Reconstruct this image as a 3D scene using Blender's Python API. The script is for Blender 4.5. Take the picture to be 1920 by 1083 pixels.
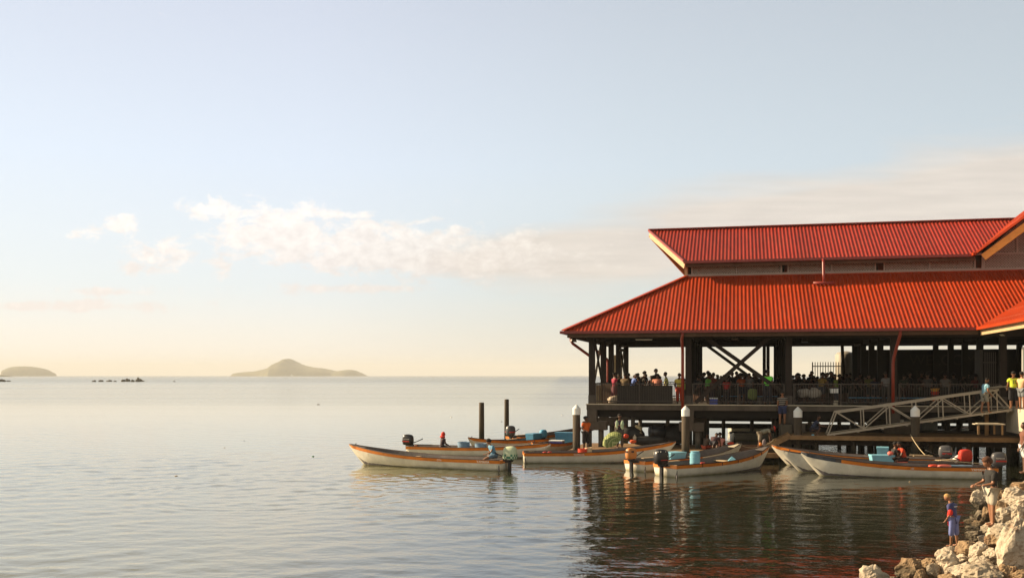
import bpy, bmesh, math, random
from math import sin, cos, pi, radians, sqrt
from mathutils import Vector, Matrix, noise as mnoise
random.seed(7)
for o in list(bpy.data.objects): bpy.data.objects.remove(o)
SC = bpy.context.scene
COL = SC.collection
EYE = 4.2
# ------------------------------------------------------------------ camera
cam = bpy.data.cameras.new('camera'); camo = bpy.data.objects.new('camera', cam); COL.objects.link(camo)
camo.location = (0, 0, EYE); camo.rotation_euler = (radians(90), 0, 0)
cam.sensor_width = 36; cam.lens = 36*1900/1920; cam.shift_y = 162.0/1920
cam.clip_start = 0.1; cam.clip_end = 60000
SC.camera = camo
SC.view_settings.view_transform = 'Standard'; SC.view_settings.look = 'None'
SC.view_settings.exposure = 1.0; SC.view_settings.gamma = 1
# ------------------------------------------------------------------ sun
TS = Vector((-2.66, .93, 1.36)).normalized()          # direction towards the sun
sun = bpy.data.lights.new('sun', 'SUN'); suno = bpy.data.objects.new('sun', sun); COL.objects.link(suno)
sun.energy = 5.0; sun.angle = radians(.6); sun.color = (1, .78, .50)
suno.rotation_euler = TS.to_track_quat('Z', 'Y').to_euler()
suno.location = (-30, 20, 40)
# ------------------------------------------------------------------ world
W = bpy.data.worlds.new('World'); SC.world = W; W.use_nodes = True
def build_world():
    nt = W.node_tree; nt.nodes.clear(); N = nt.nodes.new; L = nt.links.new
    out = N('ShaderNodeOutputWorld'); bg = N('ShaderNodeBackground'); L(bg.outputs[0], out.inputs[0])
    sky = N('ShaderNodeTexSky'); sky.sky_type = 'NISHITA'; sky.sun_disc = False
    sky.sun_elevation = math.asin(TS.z); sky.sun_rotation = math.atan2(TS.x, TS.y)
    sky.air_density = 1.0; sky.dust_density = 2.2; sky.ozone_density = 1.0; sky.altitude = 0
    bg.inputs[1].default_value = 0.092
    tc = N('ShaderNodeTexCoord'); sep = N('ShaderNodeSeparateXYZ'); L(tc.outputs['Generated'], sep.inputs[0])
    def M(op, a, b=None, c=None, clamp=False):
        n = N('ShaderNodeMath'); n.operation = op; n.use_clamp = clamp
        for i, v in enumerate((a, b, c)):
            if v is None: continue
            if isinstance(v, (int, float)): n.inputs[i].default_value = v
            else: L(v, n.inputs[i])
        return n.outputs[0]
    def ramp(f, stops):
        r = N('ShaderNodeValToRGB'); L(f, r.inputs[0]); e = r.color_ramp.elements
        while len(e) < len(stops): e.new(.5)
        for q, (p, c) in zip(e, stops): q.position = p; q.color = (*c, 1)
        return r.outputs[0]
    def mixc(f, a, b, mode='MIX'):
        m = N('ShaderNodeMix'); m.data_type = 'RGBA'; m.blend_type = mode
        if isinstance(f, (int, float)): m.inputs[0].default_value = f
        else: L(f, m.inputs[0])
        for i, v in ((6, a), (7, b)):
            if isinstance(v, tuple): m.inputs[i].default_value = (*v, 1)
            else: L(v, m.inputs[i])
        return m.outputs[2]
    x, y, z = sep.outputs
    yy = M('MAXIMUM', y, .08)
    az = M('DIVIDE', x, yy); el = M('DIVIDE', z, yy)          # direction slopes: east and up
    # hazy warm air: the clear sky is lifted toward a pale veil that thickens to the horizon
    zc = M('MAXIMUM', z, 0.0)
    veil = ramp(zc, [(0, (5.25, 4.85, 4.2)), (.04, (4.9, 4.78, 4.25)), (.085, (4.3, 4.65, 4.6)), (.20, (3.95, 4.45, 4.95)), (.35, (3.4, 3.7, 4.2)), (.46, (2.7, 2.85, 2.8)), (.8, (.9, 1.05, 1.0))])
    side = ramp(M('ADD', M('MULTIPLY', x, .9), .5), [(0, (1.13, 1.13, 1.16)), (.33, (1.07, 1.07, 1.11)), (.6, (.93, .95, .95)), (1, (.78, .81, .80))])
    low = ramp(M('ADD', M('MULTIPLY', x, .9), .5), [(.08, (1.0, 1.0, 1.02)), (.32, (.97, .99, 1.02)), (.52, (.83, .87, .92)), (.86, (.80, .85, .90))])
    side = mixc(ramp(zc, [(0, (1,)*3), (.17, (0,)*3)]), side, mixc(1.0, side, low, 'MULTIPLY'))
    back = ramp(M('ADD', M('MULTIPLY', y, .5), .5), [(.3, (1.15, 1.0, .82)), (.62, (1, 1, 1))])      # warm fill added to the sky behind the viewer to brighten shaded hulls
    veil = mixc(1.0, mixc(1.0, veil, side, 'MULTIPLY'), back, 'MULTIPLY')
    amount = ramp(zc, [(0, (.985,)*3), (.3, (.97,)*3), (1, (.8,)*3)])
    base = mixc(amount, sky.outputs[0], veil)
    # clouds
    vec = N('ShaderNodeCombineXYZ'); L(az, vec.inputs[0]); L(el, vec.inputs[1])
    def fbm(sx, sy, scale, det, rough, dist=0):
        mp = N('ShaderNodeMapping'); mp.inputs['Scale'].default_value = (sx, sy, 1); L(vec.outputs[0], mp.inputs[0])
        n = N('ShaderNodeTexNoise'); n.inputs['Scale'].default_value = scale; n.inputs['Detail'].default_value = det
        n.inputs['Roughness'].default_value = rough; n.inputs['Distortion'].default_value = dist
        L(mp.outputs[0], n.inputs['Vector']); return n.outputs[0]
    def blob(px, py, rx, ry, k=1.0, tilt=0):
        a0 = (px-960)/1900; e0 = (703.5-py)/1900
        dx = M('MULTIPLY', M('SUBTRACT', az, a0), 1900/rx)
        ey = M('SUBTRACT', M('SUBTRACT', el, e0), M('MULTIPLY', M('SUBTRACT', az, a0), tilt))
        dy = M('MULTIPLY', ey, 1900/ry)
        d = M('ADD', M('MULTIPLY', dx, dx), M('MULTIPLY', dy, dy))
        return M('MULTIPLY', M('EXPONENT', M('MULTIPLY', d, -1.0)), k)
    def mx(*a):
        r = a[0]
        for q in a[1:]: r = M('MAXIMUM', r, q)
        return r
    puff = mx(blob(540, 445, 170, 66, 1.05, -.06), blob(390, 392, 62, 26, .95), blob(740, 470, 270, 66, 1.06, -.05), blob(500, 402, 150, 26, .9, -.08),
              blob(230, 420, 36, 22, 1.0), blob(160, 440, 52, 18, .82), blob(305, 478, 75, 44, .92), blob(240, 500, 44, 20, .86), blob(640, 403, 100, 14, .8),
              blob(900, 480, 260, 60, .95, -.03), blob(650, 541, 220, 12, .84), blob(220, 546, 150, 10, .76), blob(120, 572, 250, 14, .88), blob(410, 500, 30, 30, .55))
    n1 = fbm(1, 1.9, 30, 9, .70, .35)
    dens = M('MULTIPLY', M('SUBTRACT', M('ADD', M('MULTIPLY', n1, 2.5), puff), 1.68), 2.7, clamp=True)
    n1b = fbm(1, 1.5, 60, 6, .65, .3)
    shade = ramp(M('ADD', M('MULTIPLY', n1b, .8), M('MULTIPLY', M('SUBTRACT', el, .12), 3.0)), [(.28, (4.7, 4.2, 3.8)), (.58, (6.2, 5.7, 5.1))])
    strat = mx(blob(1150, 475, 300, 62, 1.1, .03), blob(1500, 430, 360, 100, 1.25, .09), blob(1880, 390, 330, 115, 1.35, .1), blob(960, 490, 180, 40, .9))
    n2 = fbm(.55, 3.6, 10, 6, .55, .3)
    d2 = M('MULTIPLY', M('SUBTRACT', M('ADD', M('MULTIPLY', n2, .8), strat), .60), 1.9, clamp=True)
    n3 = fbm(.5, 5, 22, 5, .5)
    wisp = M('MULTIPLY', M('MULTIPLY', M('SUBTRACT', fbm(.35, 5, 9, 6, .6, .2), .52), 4, clamp=True),
             mx(blob(1500, 585, 500, 14, .35), blob(560, 640, 500, 18, .28), blob(1180, 545, 160, 10, .6), blob(900, 575, 500, 12, .35)))
    scol = ramp(n3, [(.3, (3.95, 3.6, 3.3)), (.7, (4.6, 4.2, 3.8))])
    c = mixc(M('MULTIPLY', d2, .93), base, scol)
    c = mixc(wisp, c, (5.4, 4.8, 4.1))
    c = mixc(M('MULTIPLY', dens, .78), c, mixc(1.0, shade, side, 'MULTIPLY'))
    front = M('MULTIPLY', M('GREATER_THAN', y, .1), 1.0)
    c = mixc(front, base, c)
    L(c, bg.inputs[0])
build_world()
SC.cycles.volume_bounces = 0
SC.cycles.caustics_reflective = True; SC.cycles.blur_glossy = 1.0; SC.cycles.sample_clamp_indirect = 3.0
# ------------------------------------------------------------------ helpers
def px(x, y, Z): return Vector(((x-960)/1900*Z, Z, EYE-(y-703.5)/1900*Z))
def pz(x, y, z=0):
    Z = (EYE-z)*1900/(y-703.5); return Vector(((x-960)/1900*Z, Z, z))
K = 1.06; AN = radians(12.5)
CU = Vector((cos(AN), -sin(AN), 0)); CV = Vector((sin(AN), cos(AN), 0)); ORG = Vector((2.51*K, 49.7*K, 0))
def B(u, v, z):          # market hall frame (u along the quay, v away from the shore) -> world
    return ORG+CU*(u*K)+CV*(v*K)+Vector((0, 0, BZ(z)))
def BZ(z): return EYE+(z-EYE)*K-.07
def tag(o, label=None, cat=None, group=None, kind=None):
    if label: o['label'] = label
    if cat: o['category'] = cat
    if group: o['group'] = group
    if kind: o['kind'] = kind
    return o
def empty(name, loc, rz=0, label=None, cat=None, group=None):
    o = bpy.data.objects.new(name, None); COL.objects.link(o); o.location = loc; o.rotation_euler = (0, 0, rz)
    o.empty_display_size = .2
    return tag(o, label, cat, group)
class MB:
    def __init__(s, fr=None): s.v = []; s.f = []; s.m = []; s.fr = fr; s.mi = 0
    def add(s, vs, fs):
        n = len(s.v)
        s.v += [s.fr(*v) if s.fr else Vector(v) for v in vs]
        for f in fs: s.f.append([n+i for i in f]); s.m.append(s.mi)
    def box(s, a, b):
        x0, y0, z0 = a; x1, y1, z1 = b
        s.add([(x0,y0,z0),(x1,y0,z0),(x1,y1,z0),(x0,y1,z0),(x0,y0,z1),(x1,y0,z1),(x1,y1,z1),(x0,y1,z1)],
              [(0,3,2,1),(4,5,6,7),(0,1,5,4),(1,2,6,5),(2,3,7,6),(3,0,4,7)])
    def beam(s, p, q, w, h, up=(0,0,1)):
        p = Vector(p); q = Vector(q); d = (q-p).normalized(); up = Vector(up)
        if abs(d.dot(up)) > .99: up = Vector((0, 1, 0))
        a = d.cross(up).normalized()*(w/2); b = a.cross(d).normalized()*(h/2)
        vs = [tuple(c+i*a+j*b) for c in (p, q) for i, j in ((-1,-1),(1,-1),(1,1),(-1,1))]
        s.add(vs, [(0,1,2,3),(7,6,5,4),(0,4,5,1),(1,5,6,2),(2,6,7,3),(3,7,4,0)])
    def tube(s, pts, r, n=8, caps=True):
        pts = [Vector(p) for p in pts]; rs = r if isinstance(r, (list, tuple)) else [r]*len(pts)
        vs = []; ref = None
        for i, p in enumerate(pts):
            t = (pts[min(i+1, len(pts)-1)]-pts[max(i-1, 0)]).normalized()
            if ref is None: ref = Vector((0,0,1)) if abs(t.z) < .9 else Vector((1,0,0))
            a = t.cross(ref).normalized(); b = a.cross(t).normalized()
            for k in range(n):
                an = 2*pi*k/n; vs.append(tuple(p+a*cos(an)*rs[i]+b*sin(an)*rs[i]))
        fs = [(i*n+k, i*n+(k+1) % n, (i+1)*n+(k+1) % n, (i+1)*n+k) for i in range(len(pts)-1) for k in range(n)]
        if caps: fs += [tuple(range(n))[::-1], tuple((len(pts)-1)*n+k for k in range(n))]
        s.add(vs, fs)
    def lathe(s, prof, c=(0,0,0), n=16, sy=1.0):
        vs = [(c[0]+r*cos(2*pi*k/n), c[1]+sy*r*sin(2*pi*k/n), c[2]+z) for r, z in prof for k in range(n)]
        fs = [(i*n+k, i*n+(k+1) % n, (i+1)*n+(k+1) % n, (i+1)*n+k) for i in range(len(prof)-1) for k in range(n)]
        fs += [tuple(range(n))[::-1], tuple((len(prof)-1)*n+k for k in range(n))]
        s.add(vs, fs)
    def ell(s, c, r, n=12, m=8, fn=None):
        vs = [(0,0,-1)]+[(cos(2*pi*k/n)*sin(pi*j/m), sin(2*pi*k/n)*sin(pi*j/m), -cos(pi*j/m)) for j in range(1, m) for k in range(n)]+[(0,0,1)]
        fs = [(0, 1+(k+1) % n, 1+k) for k in range(n)]
        fs += [(1+j*n+k, 1+j*n+(k+1) % n, 1+(j+1)*n+(k+1) % n, 1+(j+1)*n+k) for j in range(m-2) for k in range(n)]
        q = len(vs)-1; fs += [(1+(m-2)*n+k, 1+(m-2)*n+(k+1) % n, q) for k in range(n)]
        out = []
        for v in vs:
            w = fn(Vector(v)) if fn else Vector(v)
            out.append((c[0]+w[0]*r[0], c[1]+w[1]*r[1], c[2]+w[2]*r[2]))
        s.add(out, fs)
    def extrude(s, poly, d):       # flat polygon (list of 3D points) given thickness vector d
        n = len(poly); d = Vector(d)
        vs = [tuple(Vector(p)) for p in poly]+[tuple(Vector(p)+d) for p in poly]
        s.add(vs, [tuple(range(n)), tuple(range(2*n-1, n-1, -1))]+[(i, i+n, (i+1) % n+n, (i+1) % n) for i in range(n)])
    def obj(s, name, mats, parent=None, smooth=False, local=False, bevel=0, fixn=True):
        me = bpy.data.meshes.new(name)
        off = Vector((0,0,0)) if (parent is None or local) else Vector(parent.matrix_basis.translation)
        if parent is not None and not local and parent.parent is not None:
            p = parent.parent
            while p: off = off+Vector(p.matrix_basis.translation); p = p.parent
        me.from_pydata([tuple(v-off) for v in s.v], [], s.f)
        if not isinstance(mats, (list, tuple)): mats = [mats]
        for m in mats: me.materials.append(m)
        me.polygons.foreach_set('material_index', s.m)
        if fixn:
            bm = bmesh.new(); bm.from_mesh(me); bmesh.ops.recalc_face_normals(bm, faces=bm.faces)
            if bevel: bmesh.ops.bevel(bm, geom=bm.edges[:], offset=bevel, segments=2, affect='EDGES', profile=.6)
            bm.to_mesh(me); bm.free()
        if smooth: me.shade_smooth()
        me.update()
        o = bpy.data.objects.new(name, me); COL.objects.link(o)
        if parent is not None: o.parent = parent
        return o
_mc = {}
def mat(name, col, rough=.6, metal=0., var=.12, scale=6., bump=0., bscale=None, col2=None, stretch=(1,1,1), spec=.5):
    if name in _mc: return _mc[name]
    m = bpy.data.materials.new(name); m.use_nodes = True; nt = m.node_tree; N = nt.nodes.new; L = nt.links.new
    b = nt.nodes['Principled BSDF']; b.inputs['Roughness'].default_value = rough; b.inputs['Metallic'].default_value = metal
    b.inputs['Specular IOR Level'].default_value = spec
    tc = N('ShaderNodeTexCoord'); mp = N('ShaderNodeMapping'); mp.inputs['Scale'].default_value = stretch; L(tc.outputs['Object'], mp.inputs[0])
    n = N('ShaderNodeTexNoise'); n.inputs['Scale'].default_value = scale; n.inputs['Detail'].default_value = 6; n.inputs['Roughness'].default_value = .65
    L(mp.outputs[0], n.inputs['Vector'])
    r = N('ShaderNodeValToRGB'); e = r.color_ramp.elements; e[0].position = .3; e[1].position = .7
    c2 = col2 or tuple(min(1, c*(1+var)) for c in col)
    e[0].color = (*[c*(1-var) for c in col], 1); e[1].color = (*c2, 1)
    L(n.outputs[0], r.inputs[0]); L(r.outputs[0], b.inputs['Base Color'])
    if bump:
        nb = N('ShaderNodeTexNoise'); nb.inputs['Scale'].default_value = bscale or scale*3; nb.inputs['Detail'].default_value = 5
        L(mp.outputs[0], nb.inputs['Vector'])
        bp = N('ShaderNodeBump'); bp.inputs['Strength'].default_value = 1; bp.inputs['Distance'].default_value = bump
        L(nb.outputs[0], bp.inputs['Height']); L(bp.outputs[0], b.inputs['Normal'])
    _mc[name] = m; return m
def text_mesh(name, s, size, m, parent, loc, rot, extrude=.002, align='CENTER'):
    c = bpy.data.curves.new(name, 'FONT'); c.body = s; c.size = size; c.extrude = extrude; c.align_x = align; c.align_y = 'CENTER'
    t = bpy.data.objects.new(name, c); me = bpy.data.meshes.new_from_object(t); bpy.data.objects.remove(t)
    me.materials.clear(); me.materials.append(m)
    o = bpy.data.objects.new(name, me); COL.objects.link(o); o.parent = parent; o.location = loc; o.rotation_euler = rot
    return o

def tide(m, z0, z1, col, nsc=3.0, namp=.3, k=1.0):
    """stain that follows the tide: colour below about z1, fading out above, broken up by noise"""
    nt = m.node_tree; N = nt.nodes.new; L = nt.links.new; b = nt.nodes['Principled BSDF']
    g = N('ShaderNodeNewGeometry'); sp = N('ShaderNodeSeparateXYZ'); L(g.outputs['Position'], sp.inputs[0])
    n = N('ShaderNodeTexNoise'); n.inputs['Scale'].default_value = nsc; n.inputs['Detail'].default_value = 5; L(g.outputs['Position'], n.inputs['Vector'])
    a = N('ShaderNodeMath'); a.operation = 'MULTIPLY_ADD'; L(n.outputs[0], a.inputs[0]); a.inputs[1].default_value = -namp*2; L(sp.outputs[2], a.inputs[2])
    r = N('ShaderNodeMapRange'); L(a.outputs[0], r.inputs[0]); r.inputs[1].default_value = z0-namp; r.inputs[2].default_value = z1-namp; r.inputs[3].default_value = k; r.inputs[4].default_value = 0
    x = N('ShaderNodeMix'); x.data_type = 'RGBA'; L(r.outputs[0], x.inputs[0]); L(b.inputs['Base Color'].links[0].from_socket, x.inputs[6]); x.inputs[7].default_value = (*col, 1); L(x.outputs[2], b.inputs['Base Color'])
# ------------------------------------------------------------------ water
def shore_x(Y):         # x of the shoreline at distance Y
    pts = [(-60, 60), (-20, 45), (0, 24), (8, 15), (14, 12), (17, 9.5), (19.5, 7.6), (21, 7.2), (22.8, 9.3), (26, 12.0), (30, 13.6), (34, 15.6), (38.5, 18.9), (44, 25), (60, 45), (90, 90)]
    for (a, b), (c, d) in zip(pts, pts[1:]):
        if a <= Y <= c: return b+(d-b)*(Y-a)/(c-a)
    return 200
def water_material():
    m = bpy.data.materials.new('sea_water'); m.use_nodes = True; nt = m.node_tree; N = nt.nodes.new; L = nt.links.new
    b = nt.nodes['Principled BSDF']; b.inputs['Roughness'].default_value = .03; b.inputs['IOR'].default_value = 1.75
    g = N('ShaderNodeNewGeometry')
    def M(op, a, c=None, clamp=False):
        n = N('ShaderNodeMath'); n.operation = op; n.use_clamp = clamp
        for i, v in enumerate((a, c)):
            if v is None: continue
            if isinstance(v, (int, float)): n.inputs[i].default_value = v
            else: L(v, n.inputs[i])
        return n.outputs[0]
    def noise(sx, sy, scale, det=2, rough=.5, dist=0, rz=0):
        mp = N('ShaderNodeMapping'); mp.inputs['Scale'].default_value = (sx, sy, 1); mp.inputs['Rotation'].default_value = (0, 0, radians(rz))
        L(g.outputs['Position'], mp.inputs[0])
        n = N('ShaderNodeTexNoise'); n.inputs['Scale'].default_value = scale; n.inputs['Detail'].default_value = det; n.inputs['Roughness'].default_value = rough
        n.inputs['Distortion'].default_value = dist; L(mp.outputs[0], n.inputs['Vector']); return n.outputs[0]
    sp = N('ShaderNodeSeparateXYZ'); L(g.outputs['Position'], sp.inputs[0])
    # red-brown patches mixed into the water colour near the rocks
    dsh = M('ADD', M('MULTIPLY', M('SUBTRACT', sp.outputs[0], 7.5), .60), M('MULTIPLY', M('SUBTRACT', 22.0, sp.outputs[1]), .75))
    near = M('MULTIPLY', M('ADD', dsh, 3.2), .26, clamp=True)
    red_patches = N('ShaderNodeValToRGB'); L(noise(1.2, .55, 1.1, 5, .65, .4), red_patches.inputs[0]); e = red_patches.color_ramp.elements
    e[0].position = .35; e[0].color = (.012, .010, .006, 1); e[1].position = .62; e[1].color = (.05, .017, .009, 1)
    e2 = e.new(.7); e2.color = (.07, .045, .010, 1)
    mx = N('ShaderNodeMix'); mx.data_type = 'RGBA'; L(M('MULTIPLY', near, near), mx.inputs[0])
    open_tint = N('ShaderNodeMix'); open_tint.data_type = 'RGBA'; open_tint.inputs[6].default_value = (.020, .022, .012, 1); open_tint.inputs[7].default_value = (.150, .142, .060, 1)   # greenish open water brightened in its colour, left dark where the hall reflects
    L(M('MULTIPLY', M('SUBTRACT', M('MULTIPLY', sp.outputs[1], .05), M('ADD', sp.outputs[0], M('MULTIPLY', noise(1, 1, .18, 3, .6), 3.0))), .16, clamp=True), open_tint.inputs[0]); L(open_tint.outputs[2], mx.inputs[6]); L(red_patches.outputs[0], mx.inputs[7]); L(mx.outputs[2], b.inputs['Base Color'])
    # fine ripples only; the larger waves are real relief, and far water is simply rougher
    dist = sp.outputs[1]
    fade = M('DIVIDE', 1.0, M('ADD', 1.0, M('POWER', M('MULTIPLY', M('ABSOLUTE', dist), 1/48.0), 2.4)))
    h = M('MULTIPLY', noise(.7, 1.0, 4.2, 2, .5, .4, 12), .55)
    h = M('ADD', h, M('MULTIPLY', noise(.8, 1.0, 9.0, 2, .5, .3, -22), .20))
    h = M('MULTIPLY', h, fade)
    band = M('MULTIPLY', M('SUBTRACT', dist, 420.0), 1/300.0, clamp=True)       # ruffled water beyond the calm
    patch = M('MULTIPLY', M('SUBTRACT', noise(.12, 1.0, .02, 4, .6, .4), .5), 2.2, clamp=True)
    ro = M('ADD', M('ADD', .025, M('MULTIPLY', M('MULTIPLY', M('SUBTRACT', dist, 60.0), 1/120.0, clamp=True), .10)), M('ADD', M('MULTIPLY', band, .10), M('MULTIPLY', M('MULTIPLY', patch, M('MULTIPLY', M('SUBTRACT', dist, 60.0), 1/60.0, clamp=True)), .12)))
    L(ro, b.inputs['Roughness'])
    bp = N('ShaderNodeBump'); bp.inputs['Strength'].default_value = 1.0; bp.inputs['Distance'].default_value = .020
    L(h, bp.inputs['Height']); L(bp.outputs[0], b.inputs['Normal'])
    return m
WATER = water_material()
mb = MB()
ys = [-300, 0, 20, 60, 200, 800, 3000, 12000]; xs = [-9000, -2000, -200, 0, 200, 2000, 9000]
mb.add([(x, y, -.07) for y in ys for x in xs], [(j*7+i, j*7+i+1, (j+1)*7+i+1, (j+1)*7+i) for j in range(7) for i in range(6)])
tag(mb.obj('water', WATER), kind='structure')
import numpy as np
def wave_patch():
    rows = [16.0]
    while rows[-1] < 150: y = rows[-1]; rows.append(y+max(.075, .0034*y-.02))
    Y = np.array(rows); nc = 620; t = np.linspace(-.60, .60, nc)
    YY = np.repeat(Y[:, None], nc, 1); XX = YY*t[None, :]
    rg = np.random.RandomState(3); H = np.zeros_like(XX); n = 46
    amp = 1/(1+(YY/42.0)**2.4)*1.12
    for i in range(n):
        lam = .32*(1.9/.32)**(i/(n-1)); th = rg.normal(radians(96), radians(34)); k = 2*pi/lam
        sl = .100*sqrt(2/n)*(1.0 if lam > .7 else .8)
        ph = rg.uniform(0, 2*pi); q = k*(XX*cos(th)+YY*sin(th))+ph
        keep = np.clip((lam*5.2-.0034*YY*10)/1.2, 0, 1)           # drop waves the grid cannot carry
        H += (sl/k)*np.cos(q+.35*np.sin(.21*XX+.17*YY+i))*keep
    pat = .72+.33*np.sin(.11*XX+.05*YY+1)*np.sin(.16*YY-.04*XX)+.15*np.sin(.33*XX+.27*YY)
    lee = 1-.62/(1+np.exp(-(XX-(.055*YY-.5))*.9))
    H *= amp*pat*lee
    def ring(cx, cy, r0, wid, lam, a):
        r = np.hypot(XX-cx, YY-cy); return a*np.sin(2*pi*r/lam)*np.exp(-((r-r0)/wid)**2)
    c1 = pz(500, 925); c2 = pz(985, 888)
    H += ring(c1.x, c1.y, 4.4, 1.4, .6, .0055)+ring(c1.x, c1.y, 8.6, 1.8, .7, .0028)+ring(c2.x, c2.y, 4.2, 1.5, .65, .009)+ring(c2.x, c2.y, 8.4, 1.4, .75, .005)+ring(c2.x, c2.y, 1.0, 1.4, .42, .012)
    edge = np.clip((.60-np.abs(t))/.03, 0, 1)[None, :]*np.clip((YY-16)/1.5, 0, 1)*np.clip((150-YY)/20, 0, 1)
    H *= edge
    co = np.stack([XX, YY, H], -1).reshape(-1, 3).astype(np.float32); nr = len(Y)
    idx = (np.arange(nr-1)[:, None]*nc+np.arange(nc-1)[None, :]).reshape(-1)
    fc = np.stack([idx, idx+1, idx+nc+1, idx+nc], -1).astype(np.int32)
    me = bpy.data.meshes.new('water'); me.vertices.add(len(co)); me.vertices.foreach_set('co', co.ravel())
    me.loops.add(fc.size); me.loops.foreach_set('vertex_index', fc.ravel()); me.polygons.add(len(fc))
    me.polygons.foreach_set('loop_start', np.arange(0, fc.size, 4, dtype=np.int32)); me.update(calc_edges=True); me.shade_smooth()
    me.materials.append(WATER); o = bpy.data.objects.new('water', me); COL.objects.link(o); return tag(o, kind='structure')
wave_patch()
# shore ground: a slope rising out of the water to the right, under the rocks
M_SOIL = mat('shore_soil', (.16, .115, .075), .95, var=.35, scale=3, bump=.08)
mb = MB(); vs = []; rows = [8+1.2*i for i in range(40)]; offs = [-4, -1.5, 0, 1.2, 2.5, 4, 6, 10, 30]; hz = [-1.6, -.55, -.12, .35, .9, 1.5, 2.2, 2.6, 2.7]
hz = [-1.6, -.6, -.25, .1, .6, 1.2, 1.9, 2.5, 2.7]
for Y in rows:
    x = shore_x(Y)
    for o_, h_ in zip(offs, hz): vs.append((x+o_, Y, h_+.08*mnoise.noise(Vector((x+o_, Y, 0)))))
n = len(offs); mb.add(vs, [(j*n+i, j*n+i+1, (j+1)*n+i+1, (j+1)*n+i) for j in range(len(rows)-1) for i in range(n-1)])
tag(mb.obj('shore_ground', M_SOIL, smooth=True), kind='structure')
# ------------------------------------------------------------------ far islands
M_ISL = mat('island_scrub', (.075, .08, .035), .95, var=.4, scale=.02, col2=(.18, .16, .08))
M_ROCKD = mat('dark_reef_rock', (.05, .04, .032), .9, var=.4, scale=1.2, bump=.1)
def island(name, prof, Z, depth, label, cat='island', kind=None, rough=1.0):
    # prof: (px, py) silhouette in the photo's scale; the relief falls away to both shores
    x0 = prof[0][0]; x1 = prof[-1][0]; nx = 90; ny = 22; base = 703.8
    vs = []
    for j in range(ny+1):
        t = -1+2*j/ny
        for i in range(nx+1):
            p = x0+(x1-x0)*i/nx
            for (a, b), (c, d) in zip(prof, prof[1:]):
                if a <= p <= c: hh = b+(d-b)*(p-a)/(c-a); break
            h = max(0, (base-hh))/1900*Z
            s = (1-abs(t)**2.4)**.6
            nz = mnoise.fractal(Vector((p*.09, t*2.5, 3)), 1, 2, 5)
            nz2 = mnoise.fractal(Vector((p*.5, t*7, 9)), 1, 2, 4)
            z = h*1.05*s*(1+.30*rough*nz*(1-s)+.16*rough*nz2*(1-s*.6))-1.0 if s > 0 else -2
            vs.append(((p-960)/1900*Z+t*10*nz, Z+t*depth*(.35+.65*min(1, h/(.012*Z))), z))
    mb = MB(); q = nx+1
    mb.add(vs, [(j*q+i, j*q+i+1, (j+1)*q+i+1, (j+1)*q+i) for j in range(ny) for i in range(nx)])
    o = mb.obj(name, M_ISL, smooth=True); tag(o, label, cat if kind is None else None, kind=kind); return o
tag(island('hills', [(441, 703.8), (442.5, 700.5), (447, 698), (455, 696.5), (470, 695.6), (485, 694.2), (500, 691), (512, 687.5), (524, 681), (530, 677.8), (536, 674.6), (540.5, 672.6), (546, 674.8), (552, 678), (558, 681), (568, 684.5), (585, 687.8), (605, 689.5), (618, 692), (632, 695), (645, 693), (656, 692), (664, 693), (672, 696.5), (680, 699.5), (684, 702), (686, 703.8)], 6000, 330, 'long hazy island with a conical hill in its middle', kind='structure'), 'long hazy island with a conical hill in its middle', None)
tag(island('hills', [(12.5, 703.8), (13.5, 700), (14, 691), (20, 688), (30, 686.5), (45, 686), (60, 687), (75, 689), (86, 692), (95, 696), (97.5, 700), (98.5, 703.8)], 5800, 130, '', kind='structure'), 'small hazy flat-topped island with steep cliff sides', None)
tag(island('hills', [(-90, 703.8), (-70, 688), (-40, 690), (-10, 699), (4, 700.5), (12, 703.5), (20, 704.5), (22, 703.8)], 3200, 120, '', kind='structure'), 'low tip of a headland at the left edge of the picture', None)
def lump(c, r, seed, sq=.7, amp=.35, n=14, m=10, freq=1.1):
    def fn(v):
        w = v.copy()
        # blocky: pull toward a rounded box, then roughen
        k = max(abs(w.x), abs(w.y), abs(w.z)); w = w.lerp(w/k*.86, sq)
        d = 1+amp*mnoise.fractal(v*freq+Vector((seed*3.1, seed*7.7, seed*1.3)), 1, 2, 4)
        return w*d
    mb = MB(); mb.ell((0,0,0), r, n, m, fn); return mb
reef = [(176, 716, 5, 3), (189, 716.5, 6, 3.5), (205, 716.5, 7, 3), (216, 717, 4, 2), (231, 716.5, 5, 4), (240, 716, 6, 5), (249, 717, 4, 3.5), (260, 715.5, 8, 7), (268, 717, 4, 2.5), (327, 717, 3, 1.6), (4, 717, 9, 5), (16, 718, 5, 2)]
for i, (x, y, w, h) in enumerate(reef):
    Z = 690+(i % 3)*12; c = px(x, y, Z); s = Z/1900
    o = lump(c, (w*s*.75, w*s*.6, h*s*.9), i+40, .3, .5).obj('reef_rock', M_ROCKD, smooth=False); o.location = (c.x, c.y, 0)
    lab = 'low dark rock of the reef line breaking the calm sea below the flat-topped island'
    if i == 7: lab = 'tallest dark rock at the right end of the reef line'
    if i == 9: lab = 'tiny lone dark rock to the right of the reef line'
    if i >= 10: lab = 'low dark rock at the left edge of the sea'
    tag(o, lab, 'rock', 'dark reef rocks in the far sea')
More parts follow.
